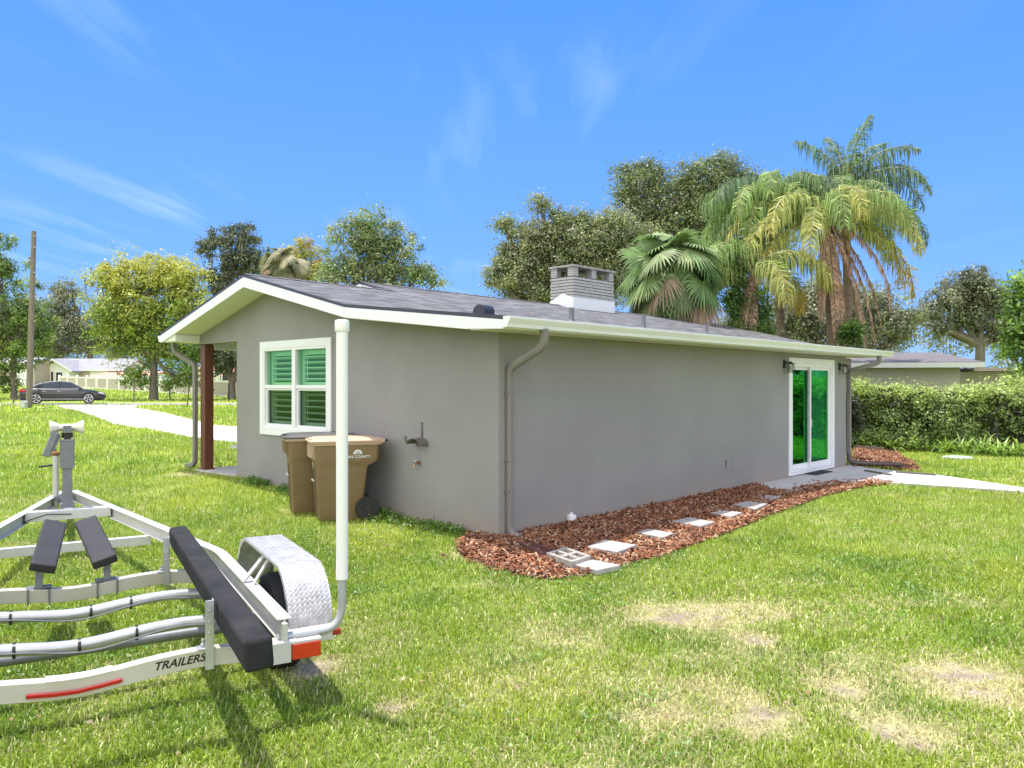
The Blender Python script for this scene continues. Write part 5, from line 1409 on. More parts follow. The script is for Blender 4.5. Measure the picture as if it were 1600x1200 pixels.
# vinyl fence
fa = Vector(((93 - 800) / F * 100, 100, 0)); fb = Vector(((372 - 800) / F * 62, 62, 0)); fe = fb + (fb - fa) * .35
fence = empty('vinyl_fence', (0, 0, 0), 0, 'long taupe and white vinyl privacy fence across the road', 'fence')
npan = 18; tot = (fe - fa).length
for i in range(npan + 1):
    p = fa.lerp(fe, i / npan); z = float(hz(p.x, p.y))
    h = 1.30
    mb = MB(); mb.box(p.x - .12, p.x + .12, p.y - .12, p.y + .12, z - .1, z + h + .10); mb.prism([(p.x - .15, z + h + .1), (p.x + .15, z + h + .1), (p.x, z + h + .22)], 'y', p.y - .15, p.y + .15); mb.build('fence_post', M_vinyl, fence)
    if i < npan:
        q = fa.lerp(fe, (i + 1) / npan); z2 = float(hz(q.x, q.y))
        A = Vector((p.x, p.y, z)); B = Vector((q.x, q.y, z2)); d = (B - A)
        mb = MB(); a_ = A + d * .02; b_ = B - d * .02
        mb.add([a_ + Vector((0, 0, .08)), b_ + Vector((0, 0, .08)), b_ + Vector((0, 0, h - .12)), a_ + Vector((0, 0, h - .12))], [(0, 1, 2, 3)])
        o = mb.build('fence_panel', M_taupe, fence)
        o.modifiers.new('t', 'SOLIDIFY').thickness = .04
        mb = MB(); mb.rect([a_ + Vector((0, 0, h - .05)), b_ + Vector((0, 0, h - .05))], .1, .15); mb.rect([a_ + Vector((0, 0, .06)), b_ + Vector((0, 0, .06))], .1, .12); mb.build('fence_rail', M_vinyl, fence)

M_roofg = mat('grey_roof', (.30, .29, .31), .9, var=.15, scale=1.2)
M_roofr = mat('red_tile', (.58, .30, .22), .9, var=.15, scale=1.5)
M_hw = mat('pale_wall', (.86, .86, .86), .8, var=.03)
M_ht = mat('tan_wall', (.50, .40, .34), .85, var=.05)
def far_house(name, label, Y, px0, px1, eave, ridge, wallm, roofm, gable=None, opens=(), depth=9, wing=None):
    h = empty(name, (0, 0, 0), 0, label, 'house')
    x0 = (px0 - 800) / F * Y; x1 = (px1 - 800) / F * Y; ze = CAMZ + (600 - eave) / F * Y; zr_ = CAMZ + (600 - ridge) / F * (Y + depth / 2)
    g = float(hz((x0 + x1) / 2, Y)) - .6
    mb = MB(); mb.prism([(Y, g), (Y + depth, g), (Y + depth, ze), (Y + depth / 2, zr_ - .12), (Y, ze)], 'x', x0, x1); mb.build('wall', wallm, h)
    mb = MB(); o = .5
    sl = (zr_ - ze) / (depth / 2)
    mb.prism([(Y - o, ze - o * sl), (Y - o, ze - o * sl + .16), (Y + depth / 2, zr_ + .16), (Y + depth + o, ze - o * sl + .16), (Y + depth + o, ze - o * sl), (Y + depth / 2, zr_)], 'x', x0 - .5, x1 + .5); mb.build('roof', roofm, h)
    mb = MB(); mb.box(x0 - .52, x1 + .52, Y - o - .05, Y - o - .01, ze - o * sl - .08, ze - o * sl + .15); mb.build('fascia_board', M_white, h)
    if gable:
        ga, gb, gp_, gpk, gm = gable
        xa = (ga - 800) / F * (Y - 2.5); xb = (gb - 800) / F * (Y - 2.5); xc = (gp_ - 800) / F * (Y - 2.5)
        zz = CAMZ + (600 - eave) / F * (Y - 2.5); zp = CAMZ + (600 - gpk) / F * (Y - 2.5)
        mb = MB(); mb.prism([(xa, g), (xb, g), (xb, zz), (xc, zp - .15), (xa, zz)], 'y', Y - 2.5, Y + depth / 2); mb.build('gable_wall', gm, h)
        mb = MB(); e_ = .7; s1 = (zp - zz) / (xc - xa); s2 = (zp - zz) / (xb - xc)
        mb.prism([(xa - e_, zz - e_ * s1), (xc, zp), (xb + e_, zz - e_ * s2), (xb + e_, zz - e_ * s2 + .2), (xc, zp + .22), (xa - e_, zz - e_ * s1 + .2)], 'y', Y - 3.1, Y + depth / 2 + .01); mb.build('gable_roof', roofm, h)
        mb = MB(); mb.prism([(xa - e_, zz - e_ * s1), (xc, zp), (xb + e_, zz - e_ * s2), (xb + e_, zz - e_ * s2 + .22), (xc, zp + .24), (xa - e_, zz - e_ * s1 + .22)], 'y', Y - 3.16, Y - 3.11); mb.build('fascia_board', M_white, h)
    for (a, b, c, d, nm, mm) in opens:
        YY = Y - (2.53 if gable and gable[0] <= a <= gable[1] else .03)
        f = MB(); f.box((a - 800) / F * YY, (b - 800) / F * YY, YY - .05, YY + .02, CAMZ + (600 - d) / F * YY, CAMZ + (600 - c) / F * YY); f.build(nm, mm, h)
    return h
M_dw = mat('dark_window', (.04, .05, .06), .1, spec=.8)
far_house('far_house', 'distant white house with grey roof and front gable behind the parked car', 112, 66, 190, 577, 562, M_hw, M_roofg, gable=(67, 108, 85, 563, M_hw),
          opens=((80, 83, 581, 600, 'window', M_dw), (88, 97, 582, 600, 'window', M_dw), (62, 76, 591, 600, 'dark_car_port', M_dw), (110, 140, 578, 600, 'side_wall_panel', M_ht)))
far_house('far_house', 'distant tan garage wall left of the white gabled house', 106, -60, 54, 567, 560, M_ht, M_roofg, opens=((22, 42, 576, 603, 'garage_door', M_hw),), depth=3.5)
far_house('far_house', 'distant low house with orange roof beyond the fence, left of trees', 108, 150, 230, 588, 582, M_hw, M_roofr)
far_house('far_house', 'distant house with orange roof seen through the porch opening', 92, 300, 362, 589, 576, M_hw, M_roofr, gable=(300, 345, 322, 570, M_hw))

# neighbour's house over the hedge on the right
def nb_house():
    Y = 31.0
    h = empty('neighbour_house', (0, 0, 0), 0, 'neighbouring pale grey bungalow with worn shingle roof rising above the hedge', 'house')
    A = at(1250, 575, 32.0); B = at(1513, 577, 31.0); g = -.2
    dirv = (Vector((B.x, B.y, 0)) - Vector((A.x, A.y, 0))).normalized(); nrm = Vector((-dirv.y, dirv.x, 0))
    L_ = (Vector((B.x, B.y, 0)) - Vector((A.x, A.y, 0))).length
    h.location = (A.x, A.y, 0); h.rotation_euler = (0, 0, math.atan2(dirv.y, dirv.x))
    ze = 2.84; D = 8.0; zr_ = 3.32
    mb = MB(); mb.prism([(0, g), (D, g), (D, ze), (D / 2, zr_ - .2), (0, ze)], 'x', -3, L_ - .3); mb.build('wall', mat('neighbour_wall', (.50, .48, .43), .85, var=.06), h)
    mb = MB(); o = .55; sl = (zr_ - ze) / (D / 2)
    mb.prism([(-o, ze - o * sl), (-o, ze - o * sl + .05), (D / 2, zr_ + .05), (D + o, ze - o * sl + .05), (D + o, ze - o * sl), (D / 2, zr_)], 'x', -3.3, L_ + .35)
    mb.build('roof', mat('worn_shingles', (.20, .178, .178), .95, c2=(.12, .11, .118), scale=2.2, stretch=(.6, 3, 3), detail=9, bump=.4, bscale=14), h)
    mb = MB(); mb.box(-3.3, L_ + .35, -o - .03, -o, ze - o * sl - .17, ze - o * sl + .03)
    for s in (0, 1):
        y0, y1 = (-o, D / 2) if s == 0 else (D / 2, D + o)
        z0, z1 = (ze - o * sl, zr_) if s == 0 else (zr_, ze - o * sl)
        mb.prism([(y0, z0 - .17), (y0, z0 + .04), (y1, z1 + .04), (y1, z1 - .17)], 'x', L_ + .35, L_ + .39)
    mb.build('fascia_board', M_white, h)
    # lower lean-to to the right
    mb = MB(); mb.prism([(1.0, g), (D - 1, g), (D - 1, 2.45), (1.0, 2.45)], 'x', L_ - .3, L_ + 4.2); mb.build('side_wall', mat('neighbour_wall_b', (.42, .40, .35), .85, var=.06), h)
    mb = MB(); mb.box(L_ + .4, L_ + 4.6, .5, D - .5, 2.47, 2.60); mb.build('side_roof', mat('flat_roof', (.42, .36, .33), .9, var=.15), h)
    mb = MB(); mb.lathe([(.05, 3.3), (.05, 3.85)], 8, c=(L_ - 5.5, D / 2 - .6, 0)); mb.build('vent_pipe', M_pipe, h)
nb_house()
# ------------------------------------------------------------------ trees
def jit(c, n, dv=.25, dh=.10):
    """n colours around c: brightness and a little hue spread"""
    c = np.array(c); v = np.clip(rng.normal(1, dv, n), .45, 1.7)[:, None]
    return np.clip(c[None] * v * (1 + rng.normal(0, dh, (n, 3))), .003, .9)
def leaf_quads(C, size, aspect=.55, upbias=.3, droop=0.0, N_=None):
    n = len(C)
    nrm = rng.normal(0, 1, (n, 3))
    if N_ is None: nrm[:, 2] = np.abs(nrm[:, 2]) + upbias
    else: nrm = nrm * .55 + N_ * 1.25 + np.array([0, 0, .45])
    nrm /= np.linalg.norm(nrm, axis=1)[:, None]
    a = rng.normal(0, 1, (n, 3)); a[:, 2] -= droop; a -= nrm * (a * nrm).sum(1)[:, None]; a /= np.linalg.norm(a, axis=1)[:, None] + 1e-9
    b = np.cross(nrm, a)
    s = (size * rng.uniform(.6, 1.35, n))[:, None]
    w = s * aspect
    V = np.stack([C - a * s * .5, C + b * w * .5 + nrm * s * .06, C + a * s * .5, C - b * w * .5 + nrm * s * .06], 1).reshape(-1, 3)
    return V
def quads(n): return np.arange(n * 4).reshape(-1, 4)
def limb_mesh(name, segs, m, parent):
    mb = MB()
    for pts, rs, n in segs: mb.tube(pts, rs, n, caps=False)
    return mb.build(name, m, parent, smooth=True, recalc=False)

def tree(name, label, Y, base_px, lobes, ncl, per, lsize, cols, clr=.55, trunk_r=.3, moss=0, group=None, dep=.75, trunk_lean=0.0, flat=.75, shell=.45, bark=None, mosscol=(.24, .235, .19), fork=.35, seed=1, droop=.2, zbase=None, tipcol=None):
    """lobes: (px, py, rx_px, rz_px[, dy]) ellipsoids seen at distance Y; all placed at real size"""
    global rng
    rng = np.random.default_rng(seed * 977 + 5)
    bx = (base_px - 800) / F * Y
    bz = float(hz(bx, Y)) if zbase is None else zbase
    root = empty(name, (bx, Y, bz), 0, label, 'tree', group)
    B = Vector((0, 0, 0))
    L = []
    for l in lobes:
        c = at(l[0], l[1], Y); rx = l[2] / F * Y; rz_ = l[3] / F * Y; dy = l[4] if len(l) > 4 else 0
        L.append((np.array([c.x - bx, dy, c.z - bz]), np.array([rx, min(rx, rz_ * 1.3) * dep + .2, rz_])))
    vol = np.array([r[0] * r[1] * r[2] for _, r in L]) ** .75; vol /= vol.sum()
    CC = []; LI = []
    for i, (c, r) in enumerate(L):
        k = max(3, int(ncl * vol[i]))
        d = rng.normal(0, 1, (k, 3)); d /= np.linalg.norm(d, axis=1)[:, None]
        rad = rng.uniform(0, 1, k) ** shell
        rad *= 1 + rng.normal(0, .12, k)
        CC.append(c + d * rad[:, None] * r); LI += [i] * k
    CC = np.concatenate(CC); LI = np.array(LI)
    keep = CC[:, 2] > .25; CC = CC[keep]; LI = LI[keep]
    K = len(CC)
    n = K * per
    ci = np.repeat(np.arange(K), per)
    rr_ = clr * rng.uniform(.55, 1.35, K)[ci]
    g = rng.normal(0, .5, (n, 3)); g[:, 2] *= flat
    P = CC[ci] + g * rr_[:, None]
    No = g / (np.linalg.norm(g, axis=1)[:, None] + .05)
    V = leaf_quads(P, lsize, droop=droop, N_=No)
    cidx = rng.integers(0, len(cols), K)
    cc = np.array(cols)[cidx][ci] * np.clip(rng.normal(1, .18, K), .6, 1.5)[ci][:, None]
    if tipcol is not None:
        zz = (P[:, 2] - P[:, 2].min()) / (P[:, 2].max() - P[:, 2].min())
        w = np.clip((zz - .45) * 2 + rng.normal(0, .25, n), 0, 1)[:, None]; cc = cc * (1 - w) + np.array(tipcol) * w
    cc = np.clip(cc * 1.12 * np.clip(rng.normal(1, .13, n), .5, 1.6)[:, None] * (1 + rng.normal(0, .04, (n, 3))), .003, .9)
    fast_mesh('crown', V, quads(n), M_leaf, root, np.repeat(cc, 4, 0))
    # limbs
    ztop = max(c[2] for c, _ in L); cm_ = np.mean([c for c, _ in L], 0)
    fk = Vector((trunk_lean, 0, max(.8, min(c[2] - r[2] for c, r in L) + .0) if fork is None else ztop * fork))
    segs = [([Vector((0, 0, -.3)), Vector((0, 0, .3)), fk * .5 + Vector((rng.normal(0, .08), 0, 0)), fk], [trunk_r * 1.35, trunk_r * 1.05, trunk_r * .9, trunk_r * .8], 10)]
    hub = []
    for i, (c, r) in enumerate(L):
        c = Vector(c) - Vector((0, 0, r[2] * .35)); m_ = fk.lerp(c, .5) + Vector((rng.normal(0, .3), rng.normal(0, .3), rng.normal(.2, .2)))
        pts = arc(fk, m_, c, 5); rs = [trunk_r * .62 * (1 - .7 * j / 5) for j in range(6)]
        segs.append((pts, rs, 7)); hub.append(pts)
    for j in range(0, K, 2):
        h = hub[LI[j]]; q = Vector(CC[j]); s = h[int(rng.integers(2, 6))]
        m_ = s.lerp(q, .5) + Vector((rng.normal(0, .25), rng.normal(0, .25), rng.normal(.15, .2)))
        r0 = trunk_r * .16
        segs.append((arc(s, m_, q, 3), [r0, r0 * .75, r0 * .5, r0 * .2], 4))
    limb_mesh('trunk', segs, bark or M_bark, root)
    if moss:
        k = moss; src = CC[rng.integers(0, K, k)] + rng.normal(0, .35, (k, 3)); src[:, 2] -= .15
        l = rng.uniform(.35, 1.15, k) * (Y / 40) ; ns = 7
        ii_ = np.repeat(np.arange(k), ns); o = src[ii_] + rng.normal(0, .10, (k * ns, 3)) * np.array([1, 1, 1.2]); ll = l[ii_] * rng.uniform(.15, 1.0, k * ns) ** 1.3
        w = .028 * (Y / 40); th = rng.uniform(0, 3.14, k * ns); d = np.stack([np.cos(th), np.sin(th), np.zeros(k * ns)], 1) * w
        dn = np.stack([rng.normal(0, .05, k * ns), rng.normal(0, .05, k * ns), -ll], 1)
        V = np.stack([o - d, o + d, o + dn + d * .1, o + dn - d * .1], 1).reshape(-1, 3)
        tag(fast_mesh('spanish_moss', V, quads(k * ns), M_leaf, root, np.repeat(jit(mosscol, k * ns, .2, .04), 4, 0)), kind='stuff')
    return root

OAK = [(.125, .170, .055), (.170, .210, .075), (.095, .130, .045), (.205, .235, .095)]
GREY = [(.185, .205, .105), (.245, .260, .150), (.135, .160, .080), (.28, .285, .175)]
LIME = [(.26, .34, .045), (.19, .30, .040), (.33, .38, .06), (.14, .24, .035)]
OLIVE = [(.21, .250, .080), (.165, .210, .065), (.27, .290, .115)]
# far left
tree('leafy_tree', 'tall leafy tree cut by the left edge of the picture', 58, 22, [(0, 420, 30, 60), (42, 470, 30, 50), (62, 520, 22, 40), (10, 520, 55, 55), (48, 540, 28, 45), (0, 585, 36, 26), (-40, 500, 50, 90)], 330, 90, .20, [(.22, .32, .05), (.15, .24, .045), (.28, .34, .08), (.11, .17, .045)], .6, .22, group='trees across the road', seed=2)
tree('oak_tree', 'grey-green mossy oak behind the black car', 128, 140, [(95, 500, 42, 42), (140, 525, 38, 38), (75, 540, 40, 35), (190, 520, 30, 50), (110, 455, 28, 18), (175, 475, 30, 24), (30, 520, 40, 60)], 380, 120, .34, GREY, 1.5, .6, moss=160, group='trees across the road', seed=3)
tree('cypress_tree', 'yellow-green roadside tree hung with moss, between pole and house', 57, 240, [(232, 430, 62, 36), (280, 440, 42, 44), (180, 440, 40, 34), (215, 490, 70, 45), (290, 490, 50, 50), (190, 530, 46, 30), (255, 545, 60, 30), (310, 550, 32, 40), (215, 585, 22, 18), (285, 596, 30, 18)], 560, 74, .215, LIME, .68, .30, moss=70, group='trees across the road', mosscol=(.16, .14, .10), seed=4, shell=.55, tipcol=(.46, .44, .08))
tree('pine_tree', 'dark dishevelled tree seen above the porch gable, left of the palm', 66, 352, [(325, 385, 20, 16), (350, 375, 22, 18), (390, 368, 26, 18), (365, 410, 30, 24), (340, 440, 26, 22), (400, 410, 26, 26), (350, 500, 30, 30), (350, 560, 22, 34)], 230, 80, .22, [(.11, .135, .065), (.16, .175, .09), (.08, .10, .05)], .6, .3, group='trees behind the house', seed=5, moss=60)
tree('yellow_tree', 'small yellowing tree between the fan palm and the round tree', 47, 470, [(475, 390, 26, 16), (450, 400, 22, 14), (500, 415, 16, 22), (480, 430, 30, 22), (470, 500, 30, 50)], 150, 60, .16, [(.40, .36, .07), (.27, .31, .07), (.42, .29, .08)], .45, .14, group='trees behind the house', seed=6)
tree('broadleaf_tree', 'round airy green tree rising above the roof left of the chimney', 44, 590, [(575, 350, 50, 26), (560, 385, 62, 34), (615, 380, 55, 30), (650, 425, 40, 24), (540, 425, 50, 30), (600, 420, 60, 34), (685, 437, 16, 10), (590, 480, 70, 50)], 420, 62, .16, [(.19, .26, .08), (.25, .31, .12), (.14, .20, .06), (.31, .34, .17)], .50, .22, group='trees behind the house', seed=7, shell=.62)
# big oaks behind the chimney
tree('oak_tree', 'lower spreading oak directly behind the chimney', 50, 860, [(830, 365, 45, 30), (805, 400, 40, 38), (870, 350, 26, 24), (880, 390, 60, 44), (930, 385, 50, 50), (800, 440, 42, 26), (850, 440, 60, 40), (930, 440, 60, 50), (845, 318, 20, 16), (790, 350, 20, 14), (965, 355, 40, 34), (985, 400, 50, 50), (910, 350, 40, 26), (775, 425, 20, 30)], 760, 105, .17, OLIVE + GREY[:2], .72, .4, moss=90, group='oaks behind the roof', seed=8, shell=.5)
tree('oak_tree', 'tallest broad oak behind the chimney and the feather palm', 56, 1060, [(1010, 290, 48, 34), (1080, 280, 60, 34), (1140, 275, 34, 30), (1040, 340, 70, 50), (1110, 330, 70, 50), (1160, 310, 30, 40), (1000, 390, 50, 50), (1080, 400, 90, 60), (1130, 250, 26, 12), (1005, 260, 24, 12), (1190, 380, 50, 60), (985, 330, 34, 50), (1175, 285, 22, 20), (980, 270, 22, 20)], 800, 105, .19, OAK + OLIVE[:2], .85, .5, moss=60, group='oaks behind the roof', seed=9, shell=.5)
tree('oak_tree', 'mossy oak just right of the feather palm above the far eave', 44, 1355, [(1370, 480, 44, 36), (1330, 500, 50, 44), (1410, 505, 30, 34), (1290, 480, 60, 50), (1380, 530, 50, 22), (1240, 500, 60, 50), (1180, 520, 60, 40)], 430, 80, .17, GREY + OLIVE[:1], .62, .35, moss=170, group='oaks behind the roof', seed=10, shell=.5)
tree('oak_tree', 'mossy open-limbed oak standing behind the neighbouring bungalow', 62, 1532, [(1520, 440, 34, 22), (1490, 465, 36, 22), (1540, 465, 36, 26), (1565, 480, 24, 26), (1455, 490, 22, 14), (1470, 515, 20, 9), (1520, 500, 44, 22), (1570, 520, 30, 26), (1425, 500, 14, 10)], 300, 85, .22, [(.15, .17, .085), (.20, .215, .12), (.11, .13, .065)], .68, .42, moss=200, group='trees right of the house', seed=11, shell=.55, fork=.45)
tree('broadleaf_tree', 'bright glossy broadleaf tree cut by the right edge of the picture', 25, 1640, [(1600, 480, 30, 40), (1640, 450, 60, 50), (1600, 540, 36, 36), (1660, 540, 70, 60), (1625, 590, 50, 30), (1740, 480, 80, 90)], 330, 75, .16, [(.18, .30, .045), (.13, .23, .04), (.25, .37, .07), (.09, .15, .035)], .42, .14, group='trees right of the house', seed=12, shell=.5)
tree('oak_tree', 'dark oak filling the gap far left behind the utility pole', 135, -30, [(-60, 500, 80, 70), (10, 530, 60, 50), (60, 545, 40, 18)], 240, 90, .42, OAK, 1.1, .5, group='trees across the road', seed=13)
tree('oak_tree', 'distant oak seen through the porch opening over the fence', 58, 362, [(350, 565, 26, 20), (385, 545, 40, 35), (330, 550, 24, 18), (420, 560, 40, 30)], 160, 90, .2, [(.10, .13, .06), (.15, .18, .075)], .6, .3, group='trees across the road', seed=14)
# off to the right of the frame: what the glass doors mirror
tree('shade_tree', 'large shade tree standing right of the view, mirrored in the door glass', 30, 2500, [(2480, 420, 190, 130), (2300, 470, 130, 110), (2650, 470, 150, 110)], 330, 70, .30, OAK + LIME[:1], .9, .4, seed=15)
tree('shade_tree', 'second shade tree right of the view beyond the hedge end', 36, 2050, [(2050, 430, 120, 110), (1900, 480, 90, 80), (2150, 480, 100, 90)], 260, 70, .30, OAK, .9, .4, seed=16)
# far tree line closing the horizon
def far_line(label, Y, xs, h, cols, seed, name='far_woods'):
    global rng
    rng = np.random.default_rng(seed)
    C = []
    for x0, x1, hh in xs:
        k = int((x1 - x0) * 2.2)
        X = rng.uniform(x0, x1, k); top = hh * (.55 + .45 * fbm(X, X * 0, .09, seed)); Z = rng.uniform(0, 1, k) ** .7 * top; C.append(np.stack([X, Y + rng.normal(0, 5, k), Z + hz(X, Y + 0 * X)], 1))
    C = np.concatenate(C); per = 45; ci = np.repeat(np.arange(len(C)), per); n = len(ci)
    P = C[ci] + rng.normal(0, 1.3, (n, 3)) * np.array([1, 1, .7])
    V = leaf_quads(P, .75)
    cc = np.array(cols)[rng.integers(0, len(cols), len(C))][ci] * np.clip(rng.normal(1, .25, n), .5, 1.6)[:, None]
    o = fast_mesh(name, V, quads(n), M_leaf, None, np.repeat(cc, 4, 0)); tag(o, label, 'woods', kind='stuff')
far_line('dark far-off wooded skyline low on the horizon', 150, [(-170, 20, 13), (-60, 60, 9), (40, 230, 15)], 12, GREY + OAK, 5)

# ------------------------------------------------------------------ palms
def frond(L_, az, el, droop, n=26, leaf=.75, col=(.13, .19, .06), base=(0, 0, 0), lw=.035, hang=.6, dead=False, plume=True, tip=None):
    """feather frond: returns rachis points, leaflet quads, colours"""
    az, el = az, el
    p = np.array(base, float); pts = [p.copy()]; m = 22; ang = el
    h = np.array([math.cos(az), math.sin(az), 0.0])
    for i in range(m):
        u = (i + 1) / m
        ang = el - droop * u ** 1.25
        p = p + (h * math.cos(ang) + np.array([0, 0, math.sin(ang)])) * L_ / m
        pts.append(p.copy())
    pts = np.array(pts)
    nl = n * 4
    u = np.linspace(.14, .995, nl); f = u * m; i0 = np.clip(f.astype(int), 0, m - 1); fr = (f - i0)[:, None]
    P0 = pts[i0] * (1 - fr) + pts[i0 + 1] * fr
    T = pts[i0 + 1] - pts[i0]; T /= np.linalg.norm(T, axis=1)[:, None]
    side = np.cross(T, [0, 0, 1.0]); side /= np.linalg.norm(side, axis=1)[:, None] + 1e-9
    upv = np.cross(side, T)
    Vs = []; Cs = []
    for s in (-1, 1):
        k = rng.normal(0, .5 if plume else .15, nl)[:, None]
        d = side * s * 1.0 + T * .55 + upv * k * (1 if not dead else .2)
        d += rng.normal(0, .2, (nl, 3)); d /= np.linalg.norm(d, axis=1)[:, None]
        ll = (leaf * np.sin(np.clip(u * 2.7 + .35, 0, math.pi)) ** .6 * rng.uniform(.75, 1.1, nl) + .05)[:, None]
        if dead: ll *= .8
        g = np.array([0, 0, -1.0])
        q1 = P0 + (d * (1 - hang * .3) + g * hang * .35) * ll * .5
        d2 = d * (1 - hang) + g * hang * 1.25; d2 /= np.linalg.norm(d2, axis=1)[:, None]
        q2 = q1 + d2 * ll * .55
        wv = np.cross(d, upv + rng.normal(0, .5, (nl, 3))); wv /= np.linalg.norm(wv, axis=1)[:, None] + 1e-9; wv = wv * lw * .5
        a = np.stack([P0 - wv * .6, P0 + wv * .6, q1 + wv, q1 - wv], 1); b = np.stack([q1 - wv, q1 + wv, q2 + wv * .15, q2 - wv * .15], 1)
        Vs += [a.reshape(-1, 3), b.reshape(-1, 3)]
        c = jit(col, nl, .24, .06)
        if tip is not None:
            wt = np.clip((u - .45) * 2.2 + rng.normal(0, .15, nl), 0, 1)[:, None]; c = c * (1 - wt) + jit(tip, nl, .15, .05) * wt
        Cs += [np.repeat(c, 4, 0), np.repeat(np.clip(c * 1.08, 0, .9), 4, 0)]
    return pts, np.concatenate(Vs), np.concatenate(Cs)
M_rach = mat('palm_rachis', (.20, .19, .08), .5, var=.15)
M_deadr = mat('dead_rachis', (.25, .17, .12), .8, var=.15)
def queen_palm(label, Y, px, py_top, fr, tr=.16, seed=1, base_px=None, dead=(), leafscale=1.0, vines=False):
    """fr: list of (azimuth deg, elevation deg, droop deg, length, colour key)"""
    global rng
    rng = np.random.default_rng(seed)
    c = at(px, py_top, Y); bx = ((base_px or px) - 800) / F * Y; bz = float(hz(bx, Y))
    root = empty('feather_palm', (bx, Y, bz), 0, label, 'palm', 'feather palms behind the house')
    top = Vector((c.x - bx, 0, c.z - bz))
    mb = MB(); mb.tube([(0, 0, -.3), (0, 0, .6), top * .5 + Vector((.06, 0, 0)), top - Vector((0, 0, 1.0)), top - Vector((0, 0, .1))], [tr * 1.4, tr * 1.1, tr, tr * 1.05, tr * .8], 14, caps=False)
    mb.build('trunk', M_palmbark, root, smooth=True)
    cols = {'g': (.21, .30, .12), 'd': (.17, .245, .14), 'y': (.37, .42, .14), 'o': (.40, .42, .12), 'b': (.50, .33, .24), 'l': (.28, .38, .12)}
    for a, e, dr_, L_, ck in fr:
        a_ = R(a + rng.normal(0, 5)); pts, V, Cc = frond(L_ * {'b': 1.0, 'y': 1.30, 'o': 1.32, 'l': 1.24}.get(ck, 1.12), a_, R(e), R(dr_ * {'y': 1.14, 'o': 1.14, 'l': 1.12, 'b': 1.0}.get(ck, 1.06)), col=cols[ck], base=tuple(top + Vector((0, 0, -.05))), leaf=(1.02 if ck != 'b' else .55) * leafscale, hang=.80 if ck != 'b' else .9, dead=ck == 'b', lw=.048 if ck != 'b' else .04, n=19 if ck != 'b' else 24, tip={'o': (.60, .42, .10), 'y': (.46, .44, .13)}.get(ck))
        if ck in 'o':
            u = np.linspace(0, 1, len(Cc))
        o = fast_mesh('frond', V, quads(len(V) // 4), M_palm, root, Cc)
        r_ = MB(); r_.tube([Vector(p) for p in pts[::2]], [.035 * (1 - .8 * i / 11) + .006 for i in range(len(pts[::2]))], 5); r_.build('rachis', M_rach if ck != 'b' else M_deadr, o, smooth=True)
    return root
# azimuth 0 = right (+x), 90 = away, 180 = left, 270 = towards the camera
queen_palm('tallest feather palm with upright grey-green crown, right of the group', 30.5, 1322, 300,
           [(20, 80, 70, 3.0, 'd'), (160, 80, 60, 2.8, 'd'), (300, 86, 40, 2.7, 'g'), (90, 84, 50, 2.9, 'd'), (340, 74, 90, 3.0, 'd'), (80, 70, 80, 2.6, 'd'), (350, 62, 110, 3.2, 'd'), (5, 45, 110, 3.6, 'd'), (40, 50, 110, 3.4, 'd'), (330, 50, 115, 3.3, 'd'),
            (180, 50, 115, 2.9, 'd'), (200, 35, 110, 2.8, 'd'), (140, 40, 110, 3.0, 'd'), (240, 40, 115, 2.6, 'g'), (10, 20, 100, 3.5, 'd'), (290, 30, 110, 2.6, 'g'), (100, 40, 110, 3.0, 'd'), (355, 5, 85, 3.6, 'd'), (20, -10, 70, 3.4, 'd'), (200, 5, 90, 2.8, 'd'), (300, 0, 90, 3.0, 'g'), (170, 20, 100, 3.0, 'd'), (60, 20, 100, 3.2, 'd'), (270, 15, 100, 2.6, 'g'), (230, 25, 100, 2.8, 'g')], .15, 21)
queen_palm('broad front feather palm with yellowing fronds and hanging dead leaves', 28.0, 1292, 338,
           [(180, 38, 105, 3.6, 'y'), (200, 20, 95, 3.6, 'y'), (165, 55, 110, 3.0, 'g'), (215, 45, 115, 3.3, 'y'), (190, -5, 70, 3.2, 'o'), (0, 35, 110, 3.4, 'y'), (345, 50, 115, 3.2, 'l'), (330, 30, 110, 3.2, 'y'), (10, 12, 90, 3.6, 'o'), (350, -8, 70, 3.4, 'o'),
            (310, 50, 120, 3.0, 'l'), (280, 55, 125, 2.8, 'y'), (255, 45, 120, 3.0, 'l'), (235, 20, 100, 3.2, 'y'), (30, 40, 110, 3.3, 'g'), (60, 50, 110, 3.2, 'd'), (120, 50, 110, 3.2, 'd'), (150, 30, 110, 3.2, 'g'),
            (262, -62, 26, 4.6, 'b'), (250, -50, 38, 3.6, 'b'), (330, -58, 28, 4.9, 'b'), (350, -66, 20, 4.4, 'b'), (300, -74, 14, 4.8, 'b'), (325, -30, 62, 4.2, 'b'), (285, -66, 22, 4.2, 'b'), (235, -60, 28, 4.0, 'b'), (345, -50, 34, 4.4, 'b'), (310, -62, 26, 5.0, 'b')], .17, 22, base_px=1300)
queen_palm('left feather palm of the group with pale drooping crown', 29.5, 1205, 318,
           [(180, 50, 120, 2.9, 'g'), (200, 62, 125, 2.8, 'd'), (160, 58, 120, 2.9, 'g'), (0, 60, 120, 2.9, 'd'), (340, 66, 120, 2.7, 'd'), (300, 70, 130, 2.6, 'g'), (250, 64, 130, 2.7, 'l'), (90, 66, 110, 2.8, 'd'), (220, 40, 110, 2.8, 'l'),
            (40, 50, 110, 2.9, 'd'), (180, 22, 100, 2.7, 'l'), (280, 45, 120, 2.5, 'l'), (130, 50, 110, 2.8, 'g'), (320, 40, 115, 2.8, 'g'), (190, 5, 85, 2.8, 'g'), (240, 10, 90, 2.8, 'l'), (300, 5, 90, 2.8, 'g'), (0, 20, 100, 2.8, 'd'), (160, 15, 90, 2.9, 'd')], .15, 23, base_px=1228)
